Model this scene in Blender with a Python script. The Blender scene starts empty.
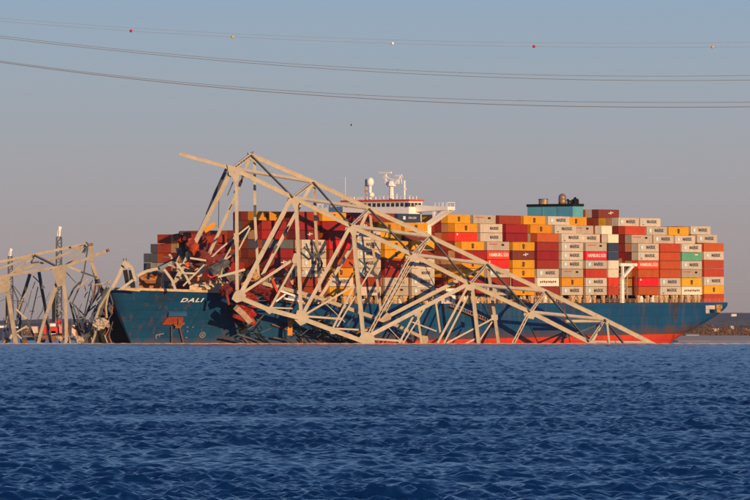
import bpy, math, random
import numpy as np
from mathutils import Vector, Matrix

SC = bpy.context.scene
COL = SC.collection
R = math.radians
rnd = random.Random(7)

# ------------------------------------------------------------------ camera
CAM_H, FPX, YH = 4.5, 5775.0, 327.8
cd = bpy.data.cameras.new("camera")
cd.sensor_width = 36.0
cd.lens = 36.0 * FPX / 750.0
cd.shift_y = (YH - 250.0) / 750.0
cd.clip_start = 1.0
cd.clip_end = 60000.0
cam = bpy.data.objects.new("camera", cd)
cam.location = (0, 0, CAM_H)
cam.rotation_euler = (R(90), 0, 0)
COL.objects.link(cam)
SC.camera = cam

# ------------------------------------------------------------------ world and sun
SUN_EL, SUN_AZ = 7.0, 149.0        # azimuth clockwise from +Y: behind the camera on the right
world = bpy.data.worlds.new("World")
SC.world = world
world.use_nodes = True
nt = world.node_tree
nt.nodes.clear()
N = nt.nodes.new
out = N('ShaderNodeOutputWorld'); bg = N('ShaderNodeBackground')
sky = N('ShaderNodeTexSky'); sky.sky_type = 'NISHITA'; sky.sun_disc = False
sky.sun_elevation = R(SUN_EL); sky.sun_rotation = R(SUN_AZ)
sky.dust_density = 1.0; sky.ozone_density = 2.0
tc = N('ShaderNodeTexCoord'); sep = N('ShaderNodeSeparateXYZ')
ramp = N('ShaderNodeValToRGB')
nt.links.new(tc.outputs['Generated'], sep.inputs[0])
nt.links.new(sep.outputs['Z'], ramp.inputs[0])
cr = ramp.color_ramp
stops = [(0.0, (0.305, 0.250, 0.258)), (0.011, (0.350, 0.300, 0.312)), (0.028, (0.345, 0.342, 0.385)),
         (0.044, (0.305, 0.365, 0.450)), (0.060, (0.255, 0.370, 0.515)), (0.16, (0.195, 0.365, 0.630)),
         (0.45, (0.055, 0.165, 0.430)), (1.0, (0.025, 0.085, 0.280))]
cr.elements[0].position = 0; cr.elements[1].position = 1
while len(cr.elements) < len(stops): cr.elements.new(0.5)
for e, (p, c) in zip(cr.elements, stops):
    e.position = p; e.color = (*c, 1)
mixs = N('ShaderNodeMix'); mixs.data_type = 'RGBA'; mixs.inputs[0].default_value = 0.12
mul = N('ShaderNodeMix'); mul.data_type = 'RGBA'; mul.blend_type = 'MULTIPLY'; mul.inputs[0].default_value = 1.0
mul.inputs[7].default_value = (1, 1, 1, 1)
gain = N('ShaderNodeVectorMath'); gain.operation = 'SCALE'; gain.inputs[3].default_value = 10.9
nt.links.new(ramp.outputs[0], gain.inputs[0])
nt.links.new(gain.outputs[0], mixs.inputs[6])
nt.links.new(sky.outputs[0], mixs.inputs[7])
nt.links.new(mixs.outputs[2], bg.inputs[0])
bg.inputs[1].default_value = 0.1
nt.links.new(bg.outputs[0], out.inputs[0])

sd = bpy.data.lights.new("sun", 'SUN'); sd.energy = 5.0; sd.angle = R(0.5); sd.color = (1.0, 0.62, 0.31)
sun = bpy.data.objects.new("sun", sd)
az, el = R(SUN_AZ), R(SUN_EL)
to_sun = Vector((math.sin(az) * math.cos(el), math.cos(az) * math.cos(el), math.sin(el)))
sun.rotation_euler = (-to_sun).to_track_quat('-Z', 'Y').to_euler()
COL.objects.link(sun)
vs = SC.view_settings
vs.view_transform = 'Standard'; vs.look = 'None'; vs.exposure = 0.0; vs.gamma = 1.0

HAZE = 1.0e-5
# ------------------------------------------------------------------ helpers
def W(px, py, Y):
    """world point that stands at distance Y in the direction of photograph point (px, py)"""
    return Vector(((px - 375.0) / FPX * Y, Y, CAM_H + (YH - py) / FPX * Y))

class MB:
    def __init__(s): s.v = []; s.f = []; s.m = []
    def quad(s, *p, m=0):
        i = len(s.v); s.v += [tuple(q) for q in p]; s.f.append(tuple(range(i, i + len(p)))); s.m.append(m)
    def hexa(s, P, m=0):
        i = len(s.v); s.v += [tuple(q) for q in P]
        for f in ((0,3,2,1),(4,5,6,7),(0,1,5,4),(1,2,6,5),(2,3,7,6),(3,0,4,7)):
            s.f.append(tuple(i + k for k in f)); s.m.append(m)
    def box(s, x0, x1, y0, y1, z0, z1, m=0, M=None):
        P = [Vector(q) for q in ((x0,y0,z0),(x1,y0,z0),(x1,y1,z0),(x0,y1,z0),(x0,y0,z1),(x1,y0,z1),(x1,y1,z1),(x0,y1,z1))]
        if M is not None: P = [M @ q for q in P]
        s.hexa(P, m)
    def beam(s, a, b, w, d, n=None, m=0, off=0.0):
        """box from a to b; n = outward normal of its broad face, w = width of that face, d = depth along n"""
        a, b = Vector(a), Vector(b); u = (b - a).normalized()
        n = Vector(n) if n is not None else Vector((0.0, -1.0, 0.0))
        n = (n - u * n.dot(u)).normalized(); t = u.cross(n)
        o = n * off; P = []
        for c in (a, b):
            for i, j in ((-1,-1),(1,-1),(1,1),(-1,1)):
                P.append(c + o + t * (i * w / 2) + n * (j * d / 2))
        s.hexa(P, m)
    def splices(s, a, b, w, d, n=None, step=7.0, m=0):
        a, b = Vector(a), Vector(b); L = (b - a).length; u = (b - a).normalized(); k = int(L / step)
        for i in range(1, k):
            c = a + u * (L * i / k + rnd.uniform(-.8, .8)); h = rnd.uniform(.45, .9)
            s.beam(c - u * h, c + u * h, w * 1.10, d * 1.10, n, m)
        if L > 8:     # shallow edge flanges standing proud of the face
            nn = Vector(n) if n is not None else Vector((0.0, -1.0, 0.0)); nn = (nn - u * nn.dot(u)).normalized(); t = u.cross(nn)
            for e in (-1, 1): s.beam(a + t * (e * w * .46), b + t * (e * w * .46), w * .12, d * 1.14, n, m)
    def hbeam(s, a, b, w, d, n=None, m=0, lace=True):
        """two plates with a laced gap between them, backed by a dark web, as in a riveted truss member"""
        a, b = Vector(a), Vector(b); u = (b - a).normalized()
        n = Vector(n) if n is not None else Vector((0.0, -1.0, 0.0))
        n = (n - u * n.dot(u)).normalized(); t = u.cross(n)
        e = t * (w / 2 - w * .16)
        s.beam(a + e, b + e, w * .32, d, n, m); s.beam(a - e, b - e, w * .32, d, n, m)
        L = (b - a).length; k = max(2, int(L / (w * 1.8)))
        s.beam(a, b, w * .4, d * .2, n, 1, off=-d * .3)  # dark web puts the shade of the gap into the colour
        if lace:
            for i in range(k):
                p, q = a + u * (L * i / k), a + u * (L * (i + 1) / k)
                sg = 1 if i % 2 else -1
                s.beam(p + e * sg, q - e * sg, w * .13, w * .1, n, m, off=d * .2)
    def tube(s, pts, r, n=6, m=0, caps=True):
        pts = [Vector(p) for p in pts]; base = len(s.v)
        for i, p in enumerate(pts):
            u = (pts[min(i + 1, len(pts) - 1)] - pts[max(i - 1, 0)]).normalized()
            a = u.cross(Vector((0, 0, 1)))
            if a.length < .05: a = u.cross(Vector((1, 0, 0)))
            a.normalize(); c = u.cross(a)
            rr = r[i] if isinstance(r, (list, tuple)) else r
            for k in range(n):
                g = 2 * math.pi * k / n; s.v.append(tuple(p + a * (math.cos(g) * rr) + c * (math.sin(g) * rr)))
        for i in range(len(pts) - 1):
            for k in range(n):
                A = base + i * n + k; B = base + i * n + (k + 1) % n
                s.f.append((A, B, B + n, A + n)); s.m.append(m)
        if caps:
            s.f.append(tuple(base + k for k in range(n - 1, -1, -1))); s.m.append(m)
            s.f.append(tuple(base + (len(pts) - 1) * n + k for k in range(n))); s.m.append(m)
    def ball(s, c, r, nu=12, nv=8, m=0, sq=(1, 1, 1)):
        b = len(s.v); c = Vector(c)
        for j in range(1, nv):
            th = math.pi * j / nv
            for i in range(nu):
                ph = 2 * math.pi * i / nu
                s.v.append((c.x + r*sq[0]*math.sin(th)*math.cos(ph), c.y + r*sq[1]*math.sin(th)*math.sin(ph), c.z + r*sq[2]*math.cos(th)))
        t = len(s.v); s.v += [(c.x, c.y, c.z + r*sq[2]), (c.x, c.y, c.z - r*sq[2])]
        for j in range(nv - 2):
            for i in range(nu):
                A = b + j*nu + i; B = b + j*nu + (i+1) % nu
                s.f.append((A, A + nu, B + nu, B)); s.m.append(m)
        for i in range(nu):
            s.f.append((t, b + i, b + (i+1) % nu)); s.m.append(m)
            q = b + (nv-2)*nu; s.f.append((t+1, q + (i+1) % nu, q + i)); s.m.append(m)
    def mesh(s, name, mats, origin=None, smooth=False):
        me = bpy.data.meshes.new(name)
        v = s.v
        if origin is not None: v = [(a - origin[0], b - origin[1], c - origin[2]) for a, b, c in v]
        me.from_pydata(v, [], s.f)
        for m in (mats if isinstance(mats, (list, tuple)) else [mats]): me.materials.append(m)
        me.polygons.foreach_set('material_index', s.m)
        if smooth: me.polygons.foreach_set('use_smooth', [True] * len(s.f))
        me.update()
        return me
    def build(s, name, mats, parent=None, smooth=False, world=True):
        o0 = tuple(parent.location) if (parent is not None and world) else None
        o = bpy.data.objects.new(name, s.mesh(name, mats, o0, smooth))
        COL.objects.link(o)
        if parent is not None: o.parent = parent
        return o

def tag(o, label=None, cat=None, group=None, kind=None):
    if label: o['label'] = label
    if cat: o['category'] = cat
    if group: o['group'] = group
    if kind: o['kind'] = kind
    return o
def empty(name, loc, label=None, cat=None, group=None):
    o = bpy.data.objects.new(name, None); o.location = loc; o.empty_display_size = .5
    COL.objects.link(o)
    return tag(o, label, cat, group)

MATS = {}
def mat(name, col, rough=.6, var=.25, scale=.6, dirt=None, dirt_amt=0.0, metal=0.0, stretch=(1, 1, 1), objrand=0.0, bump=0.0, spec=.3):
    if name in MATS: return MATS[name]
    m = bpy.data.materials.new(name); m.use_nodes = True
    t = m.node_tree; b = t.nodes['Principled BSDF']; L = t.links.new
    b.inputs['Roughness'].default_value = rough; b.inputs['Metallic'].default_value = metal
    b.inputs['Specular IOR Level'].default_value = spec
    co = t.nodes.new('ShaderNodeTexCoord'); mp = t.nodes.new('ShaderNodeMapping')
    mp.inputs['Scale'].default_value = stretch
    L(co.outputs['Object'], mp.inputs[0])
    n1 = t.nodes.new('ShaderNodeTexNoise'); n1.inputs['Scale'].default_value = scale; n1.inputs['Detail'].default_value = 6
    n1.inputs['Roughness'].default_value = .62
    L(mp.outputs[0], n1.inputs['Vector'])
    if objrand:
        oi = t.nodes.new('ShaderNodeObjectInfo')
        ad = t.nodes.new('ShaderNodeVectorMath'); ad.operation = 'ADD'
        cb = t.nodes.new('ShaderNodeMath'); cb.operation = 'MULTIPLY'; cb.inputs[1].default_value = 60
        L(oi.outputs['Random'], cb.inputs[0]); L(mp.outputs[0], ad.inputs[0]); L(cb.outputs[0], ad.inputs[1])
        L(ad.outputs[0], n1.inputs['Vector'])
    hv = t.nodes.new('ShaderNodeHueSaturation'); hv.inputs['Color'].default_value = (*col, 1)
    mr = t.nodes.new('ShaderNodeMapRange'); mr.inputs['From Min'].default_value = .3; mr.inputs['From Max'].default_value = .7
    mr.inputs['To Min'].default_value = 1 - var; mr.inputs['To Max'].default_value = 1 + var
    L(n1.outputs[0], mr.inputs[0])
    if objrand:
        m2 = t.nodes.new('ShaderNodeMapRange'); m2.inputs['To Min'].default_value = 1 - objrand; m2.inputs['To Max'].default_value = 1 + objrand * .6
        L(oi.outputs['Random'], m2.inputs[0])
        mm = t.nodes.new('ShaderNodeMath'); mm.operation = 'MULTIPLY'
        L(mr.outputs[0], mm.inputs[0]); L(m2.outputs[0], mm.inputs[1]); L(mm.outputs[0], hv.inputs['Value'])
        m3 = t.nodes.new('ShaderNodeMapRange'); m3.inputs['To Min'].default_value = .5 - .012; m3.inputs['To Max'].default_value = .5 + .012
        wn = t.nodes.new('ShaderNodeTexWhiteNoise'); wn.noise_dimensions = '1D'
        L(oi.outputs['Random'], wn.inputs['W']); L(wn.outputs['Value'], m3.inputs[0]); L(m3.outputs[0], hv.inputs['Hue'])
    else:
        L(mr.outputs[0], hv.inputs['Value'])
    src = hv.outputs[0]
    if dirt is not None and dirt_amt > 0:
        n2 = t.nodes.new('ShaderNodeTexNoise'); n2.inputs['Scale'].default_value = scale * 2.2; n2.inputs['Detail'].default_value = 8
        n2.inputs['Roughness'].default_value = .7
        L((ad.outputs[0] if objrand else mp.outputs[0]), n2.inputs['Vector'])
        m4 = t.nodes.new('ShaderNodeMapRange'); m4.inputs['From Min'].default_value = .66 - dirt_amt * .25
        m4.inputs['From Max'].default_value = .74; m4.inputs['To Max'].default_value = .85
        L(n2.outputs[0], m4.inputs[0])
        mx = t.nodes.new('ShaderNodeMix'); mx.data_type = 'RGBA'; mx.inputs[7].default_value = (*dirt, 1)
        L(m4.outputs[0], mx.inputs[0]); L(src, mx.inputs[6]); src = mx.outputs[2]
    L(src, b.inputs['Base Color'])
    if bump:
        bp = t.nodes.new('ShaderNodeBump'); bp.inputs['Strength'].default_value = bump; bp.inputs['Distance'].default_value = .1
        L(n1.outputs[0], bp.inputs['Height']); L(bp.outputs[0], b.inputs['Normal'])
    MATS[name] = m
    return m

RUST = (.13, .045, .018)
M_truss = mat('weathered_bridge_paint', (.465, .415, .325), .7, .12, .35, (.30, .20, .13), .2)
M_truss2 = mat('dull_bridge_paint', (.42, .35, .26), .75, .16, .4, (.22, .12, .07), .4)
M_steel = mat('dark_steel_and_shade', (.075, .085, .10), .7, .3, .4, RUST, .4)  # dark steel, also used as the shade tone of painted truss members
M_rusty = mat('rusted_steel', (.24, .10, .045), .85, .35, .5)
M_dark = mat('black_paint_and_shade', (.005, .006, .008), .6, .2, .5)  # black parts, and the sheets that stand in for shade
M_white = mat('ship_white_paint', (.84, .82, .77), .5, .08, .3, RUST, .12)
M_red = mat('ship_red_trim', (.55, .07, .03), .5, .15, .3)
M_tan = mat('tan_deck_steel', (.52, .36, .20), .7, .3, .5, RUST, .5)
M_glass = mat('dark_window_glass', (.015, .025, .035), .12, .1, .5, spec=.6)
M_cyan = mat('funnel_blue_paint', (.10, .37, .46), .5, .1, .3)
M_brass = mat('exhaust_pipe_steel', (.30, .20, .12), .45, .25, .8, metal=.3)

# ------------------------------------------------------------------ water
def water_material():
    m = bpy.data.materials.new('river_water'); m.use_nodes = True
    t = m.node_tree; b = t.nodes['Principled BSDF']; L = t.links.new
    b.inputs['Base Color'].default_value = (.0015, .019, .082, 1)
    at = t.nodes.new('ShaderNodeAttribute'); at.attribute_name = 'unresolved'
    mr = t.nodes.new('ShaderNodeMapRange'); mr.inputs['To Min'].default_value = .08; mr.inputs['To Max'].default_value = .24
    L(at.outputs['Fac'], mr.inputs[0]); L(mr.outputs[0], b.inputs['Roughness'])
    ms = t.nodes.new('ShaderNodeMapRange'); ms.inputs['To Min'].default_value = 1.0; ms.inputs['To Max'].default_value = .8
    L(at.outputs['Fac'], ms.inputs[0])
    b.inputs['IOR'].default_value = 1.333
    co = t.nodes.new('ShaderNodeTexCoord')
    last = None
    for sc, dist, st in ((18.0, .005, 1.0), (7.0, .018, 1.0), (2.4, .050, 1.0)):
        n = t.nodes.new('ShaderNodeTexNoise'); n.inputs['Scale'].default_value = sc; n.inputs['Detail'].default_value = 3
        n.inputs['Distortion'].default_value = .6
        L(co.outputs['Object'], n.inputs['Vector'])
        bp = t.nodes.new('ShaderNodeBump'); bp.inputs['Strength'].default_value = st; bp.inputs['Distance'].default_value = dist
        L(n.outputs[0], bp.inputs['Height'])
        if last: L(last, bp.inputs['Normal'])
        last = bp.outputs[0]
    L(last, b.inputs['Normal'])
    return m
M_water = water_material()

def build_water():
    rng = np.random.default_rng(3)
    rows = [122.0]
    RY = .118
    while rows[-1] < 1560: rows.append(rows[-1] + RY * (rows[-1] / 150) ** 1.5)
    Yr = np.array(rows); nc = 500
    u = np.linspace(-1, 1, nc)
    half = Yr * .065 * 1.45 + 1.5
    X = half[:, None] * u[None]; Y = np.repeat(Yr[:, None], nc, 1)
    dy = RY * (Yr / 150) ** 1.5; dx = 2 * half / nc
    Z = np.zeros_like(X); DX = np.zeros_like(X); DY = np.zeros_like(X)
    n = 110
    lam = np.exp(np.linspace(math.log(.22), math.log(8.0), n)) * rng.uniform(.95, 1.05, n)
    th = rng.normal(0, .8, n) + R(-62)
    ph = rng.uniform(0, 2 * math.pi, n)
    k = 2 * math.pi / lam
    sl = np.where(lam < 1.1, 1.0, (1.1 / lam) ** 1.0) * np.where(lam < .35, .7, 1.0)
    sl = sl * .38 * math.sqrt(2) / np.sqrt((sl ** 2).sum())
    # slow gusts
    G = np.zeros_like(X)
    for i in range(7):
        a = rng.uniform(0, 6.28); l = rng.uniform(9, 60)
        G += np.sin((X * math.cos(a) + Y * math.sin(a)) * 2 * math.pi / l + rng.uniform(0, 6.28))
    G = 1 + .13 * G
    res = np.zeros(len(rows))
    GX = np.zeros_like(X); GY = np.zeros_like(X)
    for i in range(n):
        fy = np.clip((lam[i] / dy - 1.6) / 1.6, 0, 1)
        if lam[i] > .3: fy = np.maximum(fy, .85)      # real crest heights stay, even where rows are sparse
        fade = fy[:, None] * np.clip((lam[i] / dx - 1.3) / 1.2, 0, 1)[:, None]
        res += (sl[i] * np.clip((lam[i] / dy - 1.6) / 1.6, 0, 1)) ** 2
        mask = fade[:, 0] > 0
        if not mask.any(): continue
        j = slice(0, int(np.nonzero(mask)[0].max()) + 1)
        P = k[i] * (X[j] * math.cos(th[i]) + Y[j] * math.sin(th[i])) + ph[i]
        A = sl[i] / k[i] * fade[j] * G[j]
        Z[j] += A * np.cos(P)
        S = A * np.sin(P) * .42
        T = k[i] * A * np.sin(P); GX[j] -= T * math.cos(th[i]); GY[j] -= T * math.sin(th[i])
        DX[j] -= S * math.cos(th[i]); DY[j] -= S * math.sin(th[i])
    X = X + DX; Y = Y + DY
    nr = len(rows)
    V = np.stack([X, Y, Z], -1).reshape(-1, 3)
    a = (np.arange(nr - 1)[:, None] * nc + np.arange(nc - 1)[None]).reshape(-1)
    F = np.stack([a, a + 1, a + nc + 1, a + nc], -1)
    nv = len(V)
    ring = np.array([(-6000, -3000, -.35), (6000, -3000, -.35), (30000, 40000, -.35), (-30000, 40000, -.35)], float)
    V = np.concatenate([V, ring]); F = np.concatenate([F, [[nv, nv + 1, nv + 2, nv + 3]]])
    me = bpy.data.meshes.new('water')
    me.vertices.add(len(V)); me.vertices.foreach_set('co', V.astype(np.float32).ravel())
    me.loops.add(len(F) * 4); me.loops.foreach_set('vertex_index', F.astype(np.int32).ravel())
    me.polygons.add(len(F)); me.polygons.foreach_set('loop_start', np.arange(len(F), dtype=np.int32) * 4)
    me.polygons.foreach_set('use_smooth', np.ones(len(F), bool))
    un = np.sqrt(np.clip(1 - res / (sl ** 2).sum(), 0, 1))
    at = me.attributes.new('unresolved', 'FLOAT', 'POINT')
    at.data.foreach_set('value', np.concatenate([np.repeat(un, nc), np.ones(4)]).astype(np.float32))
    me.materials.append(M_water); me.update(calc_edges=True)
    # true surface normals from the wave slopes, so sparse far rows still shade as waves
    Nv = np.stack([-GX, -GY, np.ones_like(GX)], -1).reshape(-1, 3)
    Nv /= np.linalg.norm(Nv, axis=1)[:, None]
    Nv = np.concatenate([Nv, np.tile([0., 0., 1.], (4, 1))])
    if len(me.vertices) == len(Nv): me.normals_split_custom_set_from_vertices(Nv.astype(np.float32))
    o = bpy.data.objects.new('water', me); COL.objects.link(o)
    tag(o, 'choppy dark blue river water in the foreground', kind='structure')
    print('water verts', len(V))
build_water()

# ------------------------------------------------------------------ far shore
def ridge(name, Y, base, amp, x0, x1, n, m, seed, depth=400, label=None, slope=0.0):
    r = random.Random(seed); mb = MB(); ph = [r.uniform(0, 6.28) for _ in range(6)]
    pts = []
    for i in range(n + 1):
        x = x0 + (x1 - x0) * i / n
        h = base + amp * (.5 * math.sin(x / 310 + ph[0]) + .3 * math.sin(x / 120 + ph[1]) + .16 * math.sin(x / 41 + ph[2])
                          + .1 * math.sin(x / 17 + ph[3]) + .10 * r.uniform(-1, 1)) + slope * x
        pts.append((x, max(1.2, h)))
    for (xa, ha), (xb, hb) in zip(pts, pts[1:]):
        mb.quad((xa, Y, .2), (xb, Y, .2), (xb, Y + depth * .35, hb * .7), (xa, Y + depth * .35, ha * .7))
        mb.quad((xa, Y + depth * .35, ha * .7), (xb, Y + depth * .35, hb * .7), (xb, Y + depth, hb), (xa, Y + depth, ha))
        mb.quad((xa, Y + depth, ha), (xb, Y + depth, hb), (xb, Y + depth * 2, .2), (xa, Y + depth * 2, .2))
    o = mb.build(name, m, smooth=False)
    tag(o, label, kind='structure'); return o
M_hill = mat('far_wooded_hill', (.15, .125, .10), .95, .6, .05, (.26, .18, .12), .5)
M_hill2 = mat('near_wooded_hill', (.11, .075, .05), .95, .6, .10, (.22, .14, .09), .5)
M_sand = mat('sandy_shore', (.62, .43, .26), .95, .2, .05)
M_ground = mat('winter_ground', (.12, .085, .055), .95, .4, .02)
mb = MB()
mb.quad((-3000, 2790, .55), (3000, 2790, .55), (9000, 30000, .55), (-9000, 30000, .55))
tag(mb.build('ground', M_ground), 'flat brown land on the far shore', kind='structure')
mb = MB(); r = random.Random(4); n = 160
prev = None
for i in range(n + 1):
    x = -900 + 1800 * i / n; y = 2745 + r.uniform(-8, 8) - 815 * max(0, min(1, (x - 40) / 60))
    if prev: mb.hexa([(prev[0], prev[1], -.6), (x, y, -.6), (x, 2800, .3), (prev[0], 2800, .3),
                      (prev[0], prev[1] + 8, .25), (x, y + 8, .25), (x, 2800, .75), (prev[0], 2800, .75)])
    prev = (x, y)
tag(mb.build('beach', M_sand), 'thin tan beach along the far shore', kind='structure')
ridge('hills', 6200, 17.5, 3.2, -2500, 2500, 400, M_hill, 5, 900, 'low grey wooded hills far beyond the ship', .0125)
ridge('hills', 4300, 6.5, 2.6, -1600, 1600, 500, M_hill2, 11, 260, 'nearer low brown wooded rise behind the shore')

def shore_woods():
    """bare winter trees along the shore: trunks with loose twig clumps, joined, past counting"""
    V = []; F = []
    r = random.Random(21)
    def tri(p, s):
        i = len(V)
        for _ in range(3): V.append((p[0] + r.uniform(-s, s), p[1] + r.uniform(-s, s), p[2] + r.uniform(-s, s)))
        F.append((i, i + 1, i + 2))
    for i in range(900):
        x = r.choice([r.uniform(130, 290), r.uniform(130, 230), r.uniform(-270, -110), r.uniform(-600, 600)])
        x *= 1.0; y = r.uniform(2870, 3260); h = r.uniform(2.5, 5.0) + 2.6 * max(0, math.sin(x / 9.0) * math.sin(x / 4.1 + 1)) * (1 if x > 0 else .8)
        if r.random() < .25: h *= .55
        i0 = len(V)
        V += [(x - .2, y, .5), (x + .2, y, .5), (x, y, h * .8)]; F.append((i0, i0 + 1, i0 + 2))
        w = h * r.uniform(.3, .5)
        for k in range(46):
            a = r.uniform(0, 6.28); q = math.sqrt(r.random()); zz = r.uniform(.15, 1)
            rr = w * q * math.sin(min(1, zz * 1.1) * 2.6 + .3)
            tri((x + rr * math.cos(a), y + rr * math.sin(a), .5 + h * zz), .5)
    me = bpy.data.meshes.new('shore_woods'); me.from_pydata(V, [], F)
    me.materials.append(mat('bare_winter_twigs', (.15, .085, .05), .9, .4, .12)); me.update()
    o = bpy.data.objects.new('shore_woods', me); COL.objects.link(o)
    tag(o, 'brown band of leafless winter trees along the far shore', 'woods', kind='stuff')
shore_woods()

def warehouse(px0, px1, ytop, ybot, Y, colr, label):
    a = W(px0, ybot, Y); b = W(px1, ytop, Y); w = b.x - a.x; zb_ = a.z; h = b.z - zb_
    root = empty('warehouse', ((a.x + b.x) / 2, Y, zb_), label, 'building', 'low buildings on the far shore')
    m = mat('wall_' + colr[0], colr[1], .8, .12, .05)
    k = MB(); k.box(a.x, b.x, Y, Y + 25, zb_ - (6 if colr[0] == 'pale' else 1.2), zb_ + h * .8); k.build('wall', m, root)
    k = MB(); xm = (a.x + b.x) / 2
    k.hexa([(a.x - .6, Y - .6, zb_ + h * .8), (b.x + .6, Y - .6, zb_ + h * .8), (b.x + .6, Y + 25.6, zb_ + h * .8), (a.x - .6, Y + 25.6, zb_ + h * .8),
            (a.x - .6, Y + 11, zb_ + h), (b.x + .6, Y + 11, zb_ + h), (b.x + .6, Y + 14, zb_ + h), (a.x - .6, Y + 14, zb_ + h)])
    k.build('roof', mat('warehouse_roof', (.30, .29, .29), .8, .15, .05), root)
    nwin = max(2, int(w / 4.5)) if colr[0] != 'cream' else 0
    for i in range(nwin):
        x = a.x + w * (i + .5) / nwin
        k = MB(); k.box(x - .55, x + .55, Y - .12, Y - .004, zb_ + h * .25, zb_ + h * .48)
        k.build('window', M_glass, root)
PINK = ('pale', (.62, .50, .44)); CREAM = ('cream', (.50, .44, .34)); WHT = ('white', (.78, .76, .74))
warehouse(709, 731, 327.6, 330.6, 4200, PINK, 'long low pale pink building among trees right of the stern')
warehouse(743, 762, 328, 331, 4200, PINK, 'low pale building cut off by the right frame edge')
warehouse(686, 699, 333.5, 339.4, 2840, CREAM, 'cream building low on the shore beneath the stern overhang')
warehouse(731.5, 736.5, 313.5, 316, 6700, WHT, 'small white house high on the hill right of the ship')
warehouse(730.5, 734, 325.5, 327.5, 4150, WHT, 'tiny white house on the slope right of the ship')
warehouse(-6, 4, 324.5, 330, 3500, WHT, 'white low building at the left frame edge')
warehouse(24, 27.5, 326, 331, 3500, WHT, 'small white hut behind the left wreck leg')
warehouse(98, 112, 330, 337, 3400, PINK, 'low pale shed on the shore left of the bow')

# ------------------------------------------------------------------ ship frame
TH = R(55); Y0 = 1650.0; X0 = (112 - 375) / 3.5
cc, ss = math.cos(TH), math.sin(TH)
TM = 150.0
ORI = Vector((X0 + cc * TM, Y0 + ss * TM, 0))
ROT = Matrix(((-cc, ss, 0), (-ss, -cc, 0), (0, 0, 1))).to_4x4()
TRIM = Matrix.Rotation(R(.34), 4, 'Y')
SHIP = Matrix.Translation(ORI) @ ROT @ TRIM
def S(t, p, z): return Vector((TM - t, p, z))
def px_of(t, p, z=0):
    w = SHIP @ S(t, p, z); return 375 + FPX * w.x / w.y, YH - FPX * (w.z - CAM_H) / w.y
def t_of(px, p=24.0):
    lo, hi = -20, 330
    for _ in range(50):
        mid = (lo + hi) / 2
        if px_of(mid, p, 15)[0] < px: lo = mid
        else: hi = mid
    return lo
ship = bpy.data.objects.new('container_ship', None); COL.objects.link(ship)
ship.matrix_world = SHIP
tag(ship, 'huge blue hulled container ship held under the fallen bridge', 'container ship')
def sp(mbx, name, mats, smooth=False, parent=None, label=None):
    o = mbx.build(name, mats, None, smooth); o.parent = parent or ship
    if label: o['label'] = label
    return o

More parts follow.
